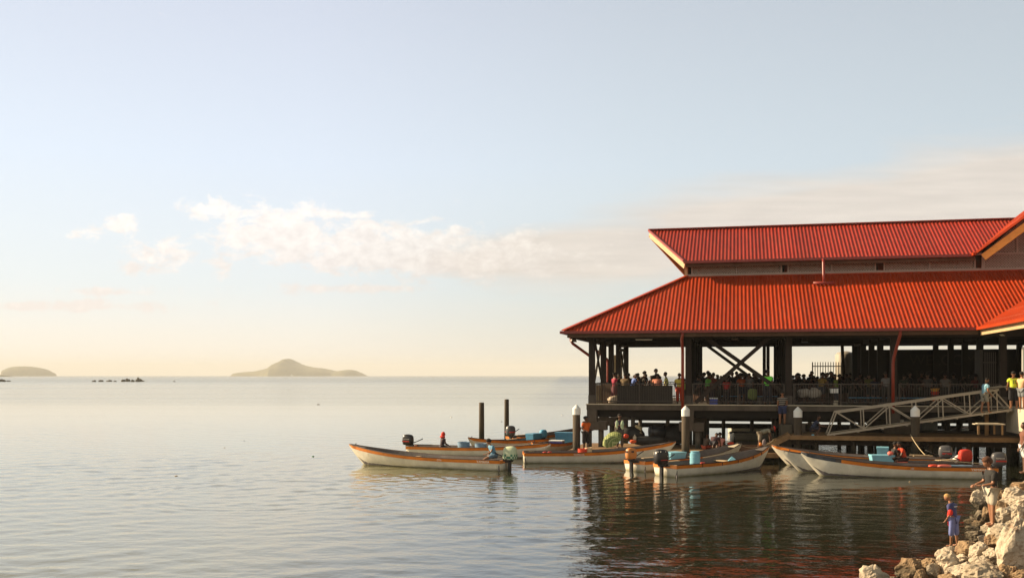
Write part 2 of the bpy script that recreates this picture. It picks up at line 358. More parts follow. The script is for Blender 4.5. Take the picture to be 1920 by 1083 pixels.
# ------------------------------------------------------------------ haze
hz_ = bpy.data.materials.new('haze_air'); hz_.use_nodes = True; nt = hz_.node_tree; nt.nodes.clear()
_o = nt.nodes.new('ShaderNodeOutputMaterial'); _p = nt.nodes.new('ShaderNodeVolumePrincipled')
_p.inputs['Color'].default_value = (.98, .98, .93, 1); _p.inputs['Density'].default_value = .00014; _p.inputs['Anisotropy'].default_value = .0
nt.links.new(_p.outputs[0], _o.inputs['Volume'])
mb = MB(); mb.box((-9500, -400, -2.6), (9500, 12500, 130))
HAZE = mb.obj('haze', hz_); tag(HAZE, kind='stuff')
# ------------------------------------------------------------------ market hall
M_RED = mat('red_roof_steel', (.33, .031, .004), .5, var=.14, scale=1.5, stretch=(2.5, .4, .4), col2=(.40, .042, .006), spec=.2)
M_RED3 = mat('crimson_upper_roof_steel', (.29, .023, .010), .5, var=.14, scale=1.5, stretch=(2.5, .4, .4), col2=(.35, .030, .014), spec=.3)
M_RED2 = mat('dark_red_gutter_steel', (.24, .030, .020), .4, var=.12, scale=2)
M_PIPE = mat('red_downpipe', (.26, .035, .018), .4, var=.12, scale=4)
M_TIM = mat('dark_brown_timber', (.020, .011, .007), .8, var=.3, scale=2.5, stretch=(1,1,.25), bump=.004)
M_TIMSH = mat('timber_shade_tone', (.007, .005, .0035), .9, var=.3, scale=2.5)  # same timber as the front columns, interior shade put into the colour
M_FASC = mat('golden_fascia_timber', (.80, .36, .06), .6, var=.16, scale=3, stretch=(1,1,3), bump=.002)
M_PALE = mat('pale_fascia_timber', (.52, .35, .19), .6, var=.14, scale=3, stretch=(.4,1,3), bump=.002)
M_LAT = mat('grey_painted_lattice', (.34, .28, .235), .7, var=.1, scale=4)
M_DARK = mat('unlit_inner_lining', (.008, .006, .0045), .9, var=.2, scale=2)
M_SOFF = mat('brown_soffit_boards', (.10, .055, .03), .8, var=.3, scale=2, stretch=(.3, 4, 1))
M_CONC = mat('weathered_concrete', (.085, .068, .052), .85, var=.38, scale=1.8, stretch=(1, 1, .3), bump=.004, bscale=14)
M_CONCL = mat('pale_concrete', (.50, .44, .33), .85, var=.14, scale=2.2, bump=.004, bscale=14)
M_STEEL = mat('galvanised_steel', (.055, .043, .034), .5, metal=.2, var=.15, scale=6)
M_PLANK = mat('weathered_planks', (.24, .14, .062), .85, var=.35, scale=2.2, stretch=(1, 1, 1), bump=.006)
M_WHITE = mat('white_plastic', (.80, .80, .76), .5, var=.05, scale=3)
M_GLASS = mat('lamp_glass', (.55, .55, .45), .15, var=.1, scale=8)
def sheets(m, k=.10):
    # each roof sheet has weathered a little differently
    nt = m.node_tree; N = nt.nodes.new; L = nt.links.new; b = nt.nodes['Principled BSDF']
    g = N('ShaderNodeNewGeometry'); r = N('ShaderNodeVectorRotate'); r.rotation_type = 'Z_AXIS'; r.inputs['Angle'].default_value = AN; L(g.outputs['Position'], r.inputs['Vector'])
    s = N('ShaderNodeSeparateXYZ'); L(r.outputs[0], s.inputs[0]); d = N('ShaderNodeMath'); d.operation = 'DIVIDE'; L(s.outputs[0], d.inputs[0]); d.inputs[1].default_value = .806
    f = N('ShaderNodeMath'); f.operation = 'FLOOR'; L(d.outputs[0], f.inputs[0]); w = N('ShaderNodeTexWhiteNoise'); w.noise_dimensions = '1D'; L(f.outputs[0], w.inputs['W'])
    mr = N('ShaderNodeMapRange'); L(w.outputs[0], mr.inputs[0]); mr.inputs[3].default_value = 1-k; mr.inputs[4].default_value = 1+k
    h = N('ShaderNodeHueSaturation'); L(mr.outputs[0], h.inputs['Value']); L(b.inputs['Base Color'].links[0].from_socket, h.inputs['Color'])
    n = N('ShaderNodeTexNoise'); n.inputs['Scale'].default_value = .8; n.inputs['Detail'].default_value = 7; n.inputs['Roughness'].default_value = .7; L(g.outputs['Position'], n.inputs['Vector'])
    q = N('ShaderNodeMapRange'); L(n.outputs[0], q.inputs[0]); q.inputs[1].default_value = .52; q.inputs[2].default_value = .75; q.inputs[3].default_value = 0; q.inputs[4].default_value = .35
    x = N('ShaderNodeMix'); x.data_type = 'RGBA'; L(q.outputs[0], x.inputs[0]); L(h.outputs[0], x.inputs[6]); x.inputs[7].default_value = (.26, .055, .018, 1); L(x.outputs[2], b.inputs['Base Color'])
sheets(M_RED); sheets(M_RED3)
hall = empty('market_hall', B(0, 0, 0), 0, 'open timber market hall on piles with two tiers of red ribbed steel roof', 'market hall')
SL = .543; E0 = 6.42; E1 = 10.27; V0 = 5.7
def ribs(a, b, low, high, fn, pitch=.19, h=.029, doubled=True):
    """ribbed sheet: s runs across the ribs from a to b, t up the slope; fn(s, t, lift)"""
    mb = MB(B); prof = [(0, 0), (.48, 0), (.62, 1), (.86, 1)]
    ss = []; k = math.floor(a/pitch)
    while k*pitch < b:
        for f, hh in prof:
            s = (k+f)*pitch
            if a < s < b: ss.append((s, hh*h))
        k += 1
    ss = [(a, 0)]+ss+[(b, 0)]
    for (s0, h0), (s1, h1) in zip(ss, ss[1:]):
        l0, l1, t0, t1 = low(s0+1e-6), low(s1-1e-6), high(s0+1e-6), high(s1-1e-6)
        if t0-l0 < 0 and t1-l1 < 0: continue
        t0 = max(t0, l0); t1 = max(t1, l1)
        mb.add([fn(s0, l0, h0), fn(s1, l1, h1), fn(s1, t1, h1), fn(s0, t0, h0)], [(0, 1, 2, 3)])
    return mb
def plane_f(s, t, l): return (s, t, E0+SL*t+l)
UR = 30.0
# lower tier
ribs(0, 24.64, lambda u: max(0, min(u-18.94, V0)), lambda u: min(u, V0), plane_f).obj('roof', M_RED, hall, fixn=False)
ribs(24.75, UR, lambda u: max(0, min(5.7, 30.4-u)), lambda u: min(u, V0), plane_f).obj('roof', M_RED, hall, fixn=False)
ribs(0, 18.4, lambda v: 0, lambda v: min(v, 18.4-v, V0), lambda s, t, l: (t, s, E0+SL*t+l)).obj('roof', M_RED, hall, fixn=False)
ribs(0, UR, lambda u: 0, lambda u: min(u, V0), lambda s, t, l: (s, 18.4-t, E0+SL*t+l)).obj('roof', M_RED, hall, fixn=False)
# west slope of the porch wing
ribs(-9, 5.7, lambda v: max(0, v), lambda v: 5.75, lambda s, t, l: (18.94+t, s, E0+SL*t+l)).obj('roof', M_RED, hall, fixn=False)
ribs(-9, 5.7, lambda v: max(0, v), lambda v: 5.75, lambda s, t, l: (30.44-t, s, E0+SL*t+l)).obj('roof', M_RED, hall, fixn=False)
# upper tier with its prow-shaped gable end
ub = 5.62; ut = 3.43; dv = 4.2
lowu = lambda u: max(5.0+max(0, (ub-u)/(ub-ut)*dv), 5.0+max(0, u-19.8)*1.473 if u < 24 else 5.0+max(0, 28.2-u)*1.473)
ribs(ut, 22.65, lowu, lambda u: 9.2, lambda s, t, l: (s, t, E1+SL*(t-5)+l)).obj('roof', M_RED3, hall, fixn=False)
ribs(25.36, UR, lowu, lambda u: 9.2, lambda s, t, l: (s, t, E1+SL*(t-5)+l)).obj('roof', M_RED3, hall, fixn=False)
ribs(ut, UR, lambda u: 5.0+max(0, (ub-u)/(ub-ut)*dv), lambda u: 9.2, lambda s, t, l: (s, 18.4-t, E1+SL*(t-5)+l)).obj('roof', M_RED, hall, fixn=False)
# cross gable over the porch
GS = .80; UG = 24.0; VG = 4.6
for sgn in (1, -1):
    ribs(2.4, 9.2, lambda v: max(0, (VG-v)/.52, (v-5)/1.473), lambda v: 4.2, lambda s, t, l, sg=sgn: ((19.8+t) if sg > 0 else (28.2-t), s, E1+GS*t+l)).obj('roof', M_RED, hall, fixn=False)
mb = MB(B)
for t in (.5, 1.5, 2.5, 3.5, 4.5, 5.4):
    v = -8.9
    while v < t: z = E0+SL*t+.03; mb.box((18.94+t-.012, v, z), (18.94+t+.012, v+.03, z+.012)); v += .19
mb.obj('screws', mat('bright_screw_heads', (.62, .28, .16), .4, var=.1), hall)
# linings just under the sheets
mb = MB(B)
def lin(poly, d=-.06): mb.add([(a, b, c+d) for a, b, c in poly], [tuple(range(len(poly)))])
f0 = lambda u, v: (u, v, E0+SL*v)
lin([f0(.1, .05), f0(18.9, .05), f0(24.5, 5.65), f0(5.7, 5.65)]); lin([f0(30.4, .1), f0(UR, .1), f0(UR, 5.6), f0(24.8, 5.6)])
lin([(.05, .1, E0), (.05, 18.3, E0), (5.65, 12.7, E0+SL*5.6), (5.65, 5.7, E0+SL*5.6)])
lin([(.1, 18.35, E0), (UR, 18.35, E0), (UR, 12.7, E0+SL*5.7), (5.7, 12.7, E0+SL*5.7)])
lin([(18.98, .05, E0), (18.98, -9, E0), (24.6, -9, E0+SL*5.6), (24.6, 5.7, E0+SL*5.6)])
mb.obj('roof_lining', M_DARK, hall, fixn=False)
mb = MB(B)
lin([(ub, 5.05, E1), (19.8, 5.05, E1), (22.7, 9.2, E1+SL*4.2), (ut+.02, 9.2, E1+SL*4.2)]); lin([(ub, 13.35, E1), (UR, 13.35, E1), (UR, 9.2, E1+SL*4.2), (ut+.02, 9.2, E1+SL*4.2)])
lin([(19.85, 4.6, E1), (19.85, 9, E1), (24, 9, E1+GS*4.2), (24, 2.45, E1+GS*4.2)])
mb.obj('eave_lining', M_SOFF, hall, fixn=False)
# ridge and hip caps
mb = MB(B)
def cap(p, q, w=.30, h=.05): mb.beam(p, q, w, h)
cap((0, 0, E0+.06), (V0, V0, E0+SL*V0+.06)); mb.obj('hip_cap', M_RED, hall)
mb = MB(B); cap((0, 18.4, E0+.06), (V0, 12.7, E0+SL*V0+.06)); mb.obj('hip_cap', M_RED, hall)
mb = MB(B); cap((ut-.02, 9.2, E1+SL*4.2+.04), (22.8, 9.2, E1+SL*4.2+.04), .34, .05); mb.obj('ridge_cap', M_RED, hall)
mb = MB(B); cap((UG, 2.4, E1+GS*4.2+.04), (UG, 9.2, E1+GS*4.2+.04), .34, .05); mb.obj('ridge_cap', M_RED, hall)
mb = MB(B); mb.beam((V0, V0-.02, 9.50), (24.7, V0-.02, 9.50), .14, .10); mb.obj('flashing', M_RED, hall)
# barge trims (red) and barge boards (timber) of the prow gables
def rake(name, p, q, w, h, m, off=(0, 0, 0)):
    mb = MB(B); mb.beam([a+b for a, b in zip(p, off)], [a+b for a, b in zip(q, off)], w, h); mb.obj(name, m, hall)
pt = (ut, 9.2, E1+SL*4.2); pf = (ub, 5.0, E1); pbk = (ub, 13.4, E1)
rake('barge_trim', pf, pt, .10, .12, M_RED2, (-.03, -.01, .02)); rake('barge_trim', pt, pbk, .10, .12, M_RED2, (-.03, .01, .02))
rake('barge_board', pf, pt, .05, .34, M_PALE, (.02, 0, -.22)); rake('barge_board', pt, pbk, .05, .34, M_PALE, (.02, 0, -.22))
g0 = (19.8, VG, E1); g1 = (UG, VG-.52*4.2, E1+GS*4.2); g2 = (28.2, VG, E1)
rake('barge_trim', g0, g1, .10, .10, M_RED, (0, -.03, .02)); rake('barge_board', g0, g1, .05, .34, M_FASC, (.35, -.01, -.20))
rake('barge_trim', g1, g2, .10, .10, M_RED, (0, -.03, .02)); rake('barge_board', g1, g2, .05, .34, M_FASC, (-.35, -.01, -.20))
# gutters and fascias
def gutter(p, q, m=M_RED2, w=.14, h=.13): mb = MB(B); mb.beam(p, q, w, h); mb.obj('gutter', m, hall)
gutter((-.15, -.06, E0-.05), (18.9, -.06, E0-.05)); gutter((-.06, -.15, E0-.05), (-.06, 18.5, E0-.05)); gutter((0, 18.46, E0-.05), (UR, 18.46, E0-.05))
gutter((18.88, -.02, E0-.05), (18.88, -9, E0-.05), M_RED)
gutter((ub-.05, 4.95, E1-.05), (19.75, 4.95, E1-.05)); gutter((ub, 13.45, E1-.05), (UR, 13.45, E1-.05)); gutter((19.74, 4.98, E1-.02), (19.74, VG-.1, E1-.02), M_RED)
mb = MB(B); mb.box((.18, .1, E0-.30), (18.95, .16, E0-.06)); mb.box((.18, .16, E0-.30), (.24, 18.3, E0-.06)); mb.obj('fascia', M_SOFF, hall)
mb = MB(B); mb.box((19.02, -9, E0-.34), (19.08, .08, E0-.10)); mb.obj('fascia', M_PALE, hall)
mb = MB(B); mb.box((5.7, 5.15, E1-.30), (19.9, 5.22, E1-.08)); mb.obj('fascia', M_SOFF, hall)
# clerestory: base beam, posts and lattice panels
CZ0 = 9.60; CZ1 = 10.12
def clip_poly(poly, c, sgn):        # line z = sgn*x + c clipped to a convex polygon in (x, z)
    hit = []
    for (x0, z0), (x1, z1) in zip(poly, poly[1:]+poly[:1]):
        d0 = z0-sgn*x0-c; d1 = z1-sgn*x1-c
        if d0*d1 < 0: t = d0/(d0-d1); hit.append((x0+(x1-x0)*t, z0+(z1-z0)*t))
    return hit if len(hit) == 2 else None
def lattice(poly, v, pitch=.125, w=.042):
    mb = MB(B)
    for sgn, dvv in ((1, 0), (-1, .014)):
        cs = [z-sgn*x for x, z in poly]; c = math.floor(min(cs)/pitch)*pitch
        while c < max(cs):
            h = clip_poly(poly, c, sgn)
            if h:
                (xa, za), (xb, zb) = h; nx, nz = -sgn*w/2*.707, w/2*.707
                mb.extrude([(xa+nx, v+dvv, za+nz), (xb+nx, v+dvv, zb+nz), (xb-nx, v+dvv, zb-nz), (xa-nx, v+dvv, za-nz)], B(0,0,0)*0+CV*.012)
            c += pitch
    mb.obj('lattice_panel', M_LAT, hall, fixn=False)
def bframe(a, b): mb = MB(B); mb.box(a, b); return mb
# MB.extrude adds d before the frame transform, so give it in frame units
def _ext(s, poly, d):
    n = len(poly); vs = [tuple(p) for p in poly]+[(p[0], p[1]+.012, p[2]) for p in poly]
    s.add(vs, [tuple(range(n)), tuple(range(2*n-1, n-1, -1))]+[(i, i+n, (i+1) % n+n, (i+1) % n) for i in range(n)])
_old = MB.extrude; MB.extrude = _ext
mb = bframe((5.68, 5.60, 9.53), (29, 5.72, 9.64)); mb.obj('sill_beam', M_LAT, hall)
mb = bframe((5.72, 5.64, 10.10), (19.9, 5.70, 10.3)); mb.obj('head_beam', M_TIM, hall)
u = 5.9; bays = []
for k in range(5):
    a = 6.0+4.75*(k-0)-.18+ (0 if k else .1)
    bays.append((a+.32 if k else 5.95, a+4.75))
for a, b in bays[:4]:
    m_ = (a+b)/2
    for x0, x1 in ((a+.07, m_-.04), (m_+.04, b-.12)):
        lattice([(x0, CZ0+.03), (x1, CZ0+.03), (x1, CZ1), (x0, CZ1)], 5.68)
    for x in (a, m_-.04, b-.12):
        mb = bframe((x, 5.62, 9.64), (x+.075, 5.70, 10.10)); mb.obj('lattice_post', M_LAT, hall)
MBx = MB(B)
lattice([(20.4, 9.63), (23.2, 9.63), (23.2, 10.3), (20.4, 10.3)], 5.66); lattice([(23.3, 9.63), (26.2, 9.63), (26.2, 10.3), (23.3, 10.3)], 5.66)
lattice([(20.4, 10.4), (21.9, 10.4), (21.9, 11.75)], 5.66); lattice([(22.0, 10.4), (23.2, 10.4), (23.2, 12.8), (22.0, 11.85)], 5.66)
lattice([(23.3, 10.4), (24.7, 10.4), (24.7, 13.0), (24, 13.4), (23.3, 12.85)], 5.66)
for a, b in (((19.95, 5.6, 10.30), (28, 5.70, 10.40)), ((20.3, 5.6, 9.64), (20.38, 5.70, 10.3)), ((23.2, 5.6, 9.64), (23.3, 5.70, 13.1)), ((21.9, 5.6, 10.40), (21.98, 5.70, 11.85)), ((26.2, 5.6, 9.64), (26.3, 5.70, 11.5))):
    mb = bframe(a, b); mb.obj('lattice_post', M_LAT, hall)
# end wall of the clerestory
mb = MB(B); mb.extrude([(5.78, 5.7, 9.52), (5.78, 12.7, 9.52), (5.78, 12.7, 10.6), (5.78, 9.2, 12.3), (5.78, 5.7, 10.6)], None); mb.obj('gable_wall', M_SOFF, hall)
for v_ in (5.62, 12.72): mb = bframe((5.60, v_, 9.5), (5.75, v_+.12, 10.45)); mb.obj('corner_post', M_PALE, hall)
MB.extrude = _old
# inner bulk of the clerestory: back wall of lattice side, ties
mb = MB(B); mb.box((6, 12.66, 9.55), (29, 12.72, 10.25)); mb.obj('back_lattice_wall', M_LAT, hall)
# columns
CUS = [1.24, 6.0, 10.75, 15.5, 20.25, 25.0, 29.5]; CVS = [1.3, 5.8, 9.25, 12.9, 17.4]
DK = 2.83
for i, u in enumerate(CUS):
    for j, v in enumerate(CVS):
        r = .145; top = 6.2 if j in (0, 4) else (9.5 if j in (1, 3) else 10.8)
        if i == 0: top = 6.25
        mb = MB(B); mb.box((u-r, v-r, DK+.02), (u+r, v+r, top)); c = mb.obj('column', M_TIM if (j == 0 or i == 0) else M_TIMSH, hall)
        if j in (0, 4) or i == 0:
            mb = MB(B); mb.box((u-r-.02, v-r-.02, DK+.01), (u+r+.02, v+r+.02, DK+.46)); mb.obj('column_shoe', M_STEEL, c)
for u_, v_ in ((10.25, 17.2), (10.02, 17.3)):
    mb = MB(B); mb.box((u_-.1, v_-.1, DK), (u_+.1, v_+.1, 6.2)); mb.obj('column', M_TIM, hall)
# perimeter beams, ties, rafters
def bm(name, p, q, w, h, m=None): mb = MB(B); mb.beam(p, q, w, h); mb.obj(name, m or M_TIM, hall)
bm('beam', (.9, 1.3, 6.26), (UR, 1.3, 6.26), .18, .40); bm('beam', (.9, 17.4, 6.28), (UR, 17.4, 6.28), .18, .36)
bm('beam', (1.24, .9, 6.27), (1.24, 17.8, 6.27), .16, .34)
for u in CUS[1:]: bm('beam', (u+.02, 1.3, 6.24), (u+.02, 17.4, 6.24), .14, .34, M_TIMSH)
for v in (5.8, 12.9): bm('beam', (1.3, v, 6.30), (UR, v, 6.30), .14, .34, M_TIMSH)
for v in (5.8, 12.9): bm('beam', (5.9, v, 9.3), (UR, v, 9.3), .14, .3)
for u in CUS[1:6]:
    bm('rafter', (u-.1, .4, 6.5), (u-.1, 9.2, 6.5+SL*8.8), .09, .22, M_TIMSH); bm('rafter', (u-.1, 18.0, 6.5), (u-.1, 9.2, 6.5+SL*8.8), .09, .22, M_TIMSH)
bm('brace', (6.35, 1.12, 2.95), (10.3, 1.12, 6.5), .09, .19); bm('brace', (6.5, 1.42, 6.35), (10.72, 1.42, 3.28), .09, .19)
bm('brace', (6.3, 17.25, 6.3), (10.3, 17.25, 3.3), .09, .19)
bm('brace', (1.15, 1.6, 3.0), (1.15, 5.6, 6.1), .08, .16); bm('brace', (1.33, 5.6, 3.0), (1.33, 1.6, 6.1), .08, .16)
bm('brace', (1.15, 13.1, 3.0), (1.15, 17.2, 6.1), .08, .16); bm('brace', (1.33, 17.2, 3.0), (1.33, 13.1, 6.1), .08, .16)
# interior cross walls that keep the far bays dark
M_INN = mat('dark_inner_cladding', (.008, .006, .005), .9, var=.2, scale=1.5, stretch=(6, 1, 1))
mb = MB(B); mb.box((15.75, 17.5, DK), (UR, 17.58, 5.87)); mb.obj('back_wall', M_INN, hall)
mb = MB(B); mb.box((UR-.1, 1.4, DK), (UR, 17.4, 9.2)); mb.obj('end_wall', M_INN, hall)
mb = MB(B); mb.box((19.7, 3.2, DK), (19.82, 4.35, 5.5)); mb.obj('partition', mat('grey_steel_mesh', (.035, .028, .022), .6, var=.2, scale=3), hall)
wp = empty('gate_grille', B(20.15, 1.9, DK), 0, 'grey vertical-bar gate standing in the dark bay beside the man in neon shirt', 'gate')
for k in range(6):
    mb = MB(B); mb.box((19.62+k*.09, 1.9, DK), (19.65+k*.09, 1.93, 5.35)); mb.obj('bar', M_STEEL, wp)
mb = MB(B); mb.box((19.55, 1.88, 4.85), (20.12, 1.91, 4.9)); mb.box((19.55, 1.88, 3.1), (20.12, 1.91, 3.15)); mb.obj('cross_rail', M_STEEL, wp)
# faint lettering painted on the back wall of the market
M_SIGN = mat('dim_lettering_paint', (.022, .016, .011), .9, var=.2)
sg = empty('wall_lettering', B(20.9, 17.44, 4.6), 0, 'faint painted welcome lettering on the dark back wall', 'lettering')
text_mesh('letters', 'WELCOME', .95, M_SIGN, sg, (0, 0, .62), (radians(90), 0, -AN)); text_mesh('letters', 'KOKI      S', .85, M_SIGN, sg, (0, 0, -.35), (radians(90), 0, -AN))
# downpipes
def pipe(pts, r=.075, name='downpipe'):
    mb = MB(B); mb.tube(pts, r, 10); return mb.obj(name, M_PIPE, hall, smooth=True)
pipe([(5.80, 0.0, 6.38), (5.80, .02, 5.9), (5.80, .78, 5.0), (5.80, .82, 4.7), (5.80, .84, 2.66)][:1]+[(5.74, .1, 6.0), (5.74, .85, 5.5), (5.74, .86, 5.2), (5.74, .86, 2.66)])
pipe([(15.62, .05, 6.4), (15.62, .1, 6.15), (15.45, .85, 5.1), (15.42, .86, 4.8), (15.42, .86, 2.5)])
pipe([(.0, 2.3, 6.36), (.02, 2.3, 6.05), (.1, 2.35, 5.9), (1.0, 2.9, 5.2), (1.10, 3.0, 5.0), (1.10, 3.0, 2.9)])
pipe([(.0, 9.3, 6.36), (.1, 9.3, 5.95), (1.0, 9.3, 5.2), (1.04, 9.3, 5.0), (1.04, 9.3, 2.9)])
# the downpipe between the two roofs with its spreader
mb = MB(B); mb.tube([(12.62, 4.86, 10.2), (12.62, 4.72, 10.0), (12.62, 4.6, 9.4), (12.62, 4.45, 9.02)], .07, 10); mb.tube([(12.1, 4.40, 8.94), (13.14, 4.40, 8.94)], .075, 10); mb.obj('downpipe', M_RED2, hall, smooth=True)
# flood lights under the eaves
def flood(u, v, z, tilt, dark, lab, az=0):
    e = empty('flood_light', B(u, v, z), -AN+az, lab, 'flood light', 'flood lights under the eaves')
    q = MB(); vs = [(-.17, -.05, 0), (.17, -.05, 0), (.17, .12, 0), (-.17, .12, 0), (-.11, -.02, .13), (.11, -.02, .13), (.11, .1, .13), (-.11, .1, .13)]
    R = Matrix.Rotation(tilt, 4, 'X'); vs = [tuple(R @ Vector(p)) for p in vs]
    q.add(vs, [(0,3,2,1),(4,5,6,7),(0,1,5,4),(1,2,6,5),(2,3,7,6),(3,0,4,7)]); h = q.obj('housing', M_DARK if dark else M_STEEL, e, local=True)
    q = MB(); q.add([tuple(R @ Vector(p)) for p in ((-.15, -.035, -.004), (.15, -.035, -.004), (.15, .105, -.004), (-.15, .105, -.004))], [(0,1,2,3)]); q.obj('lamp_glass', M_GLASS, h, local=True, fixn=False)
    q = MB(); q.tube([(-.12, .03, .05), (-.12, .03, .26), (.12, .03, .26), (.12, .03, .05)], .012, 6); q.obj('bracket', M_STEEL, e, local=True)
flood(.40, .75, 5.95, radians(35), False, 'flood light hanging under the left corner of the eave', .5)
flood(8.22, .6, 5.98, radians(65), False, 'flood light over the crossed timber braces')
flood(11.5, 1.5, 5.86, 0, True, 'black lamp shade against the sky right of the third column')
flood(19.6, -1.2, 6.05, radians(-30), False, 'flood light below the golden fascia at the right edge', -1.2)
flood(1.7, 10.8, 5.7, radians(40), False, 'small flood light between the far columns of the left end', .5)
e = empty('strip_light', B(3.8, 1.6, 6.05), -AN, 'pale fluorescent strip light under the left part of the roof', 'strip light')
q = MB(); q.box((-.45, -.04, 0), (.45, .04, .07)); q.obj('housing', M_WHITE, e, local=True); q = MB(); q.tube([(-.43, 0, -.015), (.43, 0, -.015)], .02, 8); q.obj('tube', M_WHITE, e, local=True)
# ------------------------------------------------------------------ concrete deck on piles
deck = empty('pier_deck', B(1, 1, 0), 0, 'raised concrete pier deck carrying the market hall', 'pier')
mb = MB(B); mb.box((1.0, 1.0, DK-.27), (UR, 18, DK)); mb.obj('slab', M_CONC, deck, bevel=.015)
mb = MB(B); mb.box((.98, .96, DK-.012), (UR, 1.10, DK+.03)); mb.obj('kerb', M_CONCL, deck)
M_PILE = mat('pile_concrete_dark', (.12, .10, .075), .9, var=.35, scale=1.5, bump=.01)
for i, u in enumerate(CUS):
    for v in (1.25, 5.8, 12.9, 17.2):
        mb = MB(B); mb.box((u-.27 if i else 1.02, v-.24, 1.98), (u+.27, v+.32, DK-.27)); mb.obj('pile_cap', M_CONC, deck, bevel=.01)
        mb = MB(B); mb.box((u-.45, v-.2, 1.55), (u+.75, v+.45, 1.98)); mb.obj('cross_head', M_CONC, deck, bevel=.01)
        for d in (-.15, .45):
            mb = MB(B); mb.tube([(u+d, v+.1, -1.9), (u+d, v+.1, 1.55)], .14, 10); mb.obj('pile', M_PILE, deck, smooth=True)
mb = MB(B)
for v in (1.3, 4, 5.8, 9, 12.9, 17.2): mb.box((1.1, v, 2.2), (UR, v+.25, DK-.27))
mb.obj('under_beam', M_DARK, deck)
# railings along the front of the deck, one per bay
def railing(u0, u1, lab, panels=()):
    e = empty('railing', B(u0, 1.12, DK), 0, lab, 'railing', 'steel railings along the deck edge'); t = DK+1.03
    for z, nm in ((t, 'top_rail'), (DK+.16, 'bottom_rail')):
        mb = MB(B); mb.beam((u0, 1.12, z), (u1, 1.12, z), .05, .05 if z > 3.5 else .04); mb.obj(nm, M_STEEL, e)
    k = max(1, round((u1-u0)/2.45)); 
    for i in range(k+1):
        x = u0+.03+(u1-u0-.06)*i/k; mb = MB(B); mb.box((x-.03, 1.09, DK+.012), (x+.03, 1.15, t)); mb.obj('post', M_STEEL, e)
    mb = MB(B); x = u0+.11
    while x < u1: mb.box((x-.009, 1.111, DK+.16), (x+.009, 1.129, t-.02)); x += .115
    mb.obj('balusters', M_STEEL, e)
railing(1.42, 5.82, 'railing bay at the left end of the deck, up to the first red downpipe')
railing(6.18, 10.55, 'railing bay behind the crossed timber braces')
railing(10.95, 15.3, 'railing bay right of the third column, behind the foot of the gangway')
railing(15.7, 20.1, 'rightmost railing bay, behind the gangway')
e = empty('railing', B(1.24, 1.4, DK), 0, 'railing round the left end of the deck', 'railing', 'steel railings along the deck edge')
mb = MB(B); mb.beam((1.1, 1.3, DK+1.03), (1.1, 17.4, DK+1.03), .05, .05); mb.obj('top_rail', M_STEEL, e)
mb = MB(B); v = 1.5
while v < 17.4: mb.box((1.09, v-.009, DK), (1.11, v+.009, DK+1.02)); v += .23
mb.obj('balusters', M_STEEL, e)
e = empty('railing', B(6, 17.8, DK), 0, 'railing along the seaward back edge of the deck', 'railing', 'steel railings along the deck edge')
mb = MB(B); mb.beam((1.4, 17.8, DK+1.0), (15.6, 17.8, DK+1.0), .05, .05); mb.obj('top_rail', M_STEEL, e)
mb = MB(B); u = 1.5
while u < 15.6: mb.box((u-.012, 17.79, DK), (u+.012, 17.81, DK+1.0)); u += .2
mb.obj('balusters', M_STEEL, e)
# palisade fences at the back of the deck
def palisade(u0, u1, v, lab):
    e = empty('palisade_fence', B(u0, v, DK), 0, lab, 'fence', 'spiked fences at the back of the deck')
    mb = MB(B); n_ = max(2, round((u1-u0)/.165))
    for i in range(n_+1):
        x = u0+(u1-u0)*i/n_; w = .022 if i else .035
        mb.box((x-w, v-.015, DK), (x+w, v+.015, 5.08)); mb.add([(x-w, v-.015, 5.08), (x+w, v-.015, 5.08), (x+w, v+.015, 5.08), (x-w, v+.015, 5.08), (x, v, 5.14)], [(0,1,4),(1,2,4),(2,3,4),(3,0,4)])
    mb.obj('pale', M_TIM, e); mb = MB(B)
    for z in (4.85, 3.3): mb.box((u0, v+.015, z-.03), (u1, v+.045, z+.03))
    mb.obj('cross_rail', M_TIM, e)
palisade(10.75, 11.15, 17.75, 'short stretch of spiked fence seen just left of the third column'); palisade(13.0, 14.9, 17.75, 'longer stretch of spiked fence seen right of the black lamp shade')
e = empty('water_tank', B(15.05, 19.3, DK), 0, 'pale grey ribbed tank seen between dark posts behind the fence', 'tank')
mb = MB(B); mb.lathe([(.62, 0), (.62, 2.75), (.5, 2.9), (.1, 3.0)], (15.1, 19.0, DK), 24); mb.obj('shell', mat('grey_tank_steel', (.34, .31, .26), .6, var=.15, scale=2, stretch=(6, 6, .3)), e, smooth=True)
mb = MB(B); mb.box((14.3, 18.2, DK-.3), (16.5, 20.2, DK-.02)); mb.obj('base', M_CONC, e)
bm('column', (14.9, 17.3, DK), (14.75, 17.3, 6.2), .18, .18); bm('column', (15.75, 17.4, DK), (15.75, 17.4, 6.2), .2, .2)
tide(M_PILE, .3, .8, (.012, .014, .008))
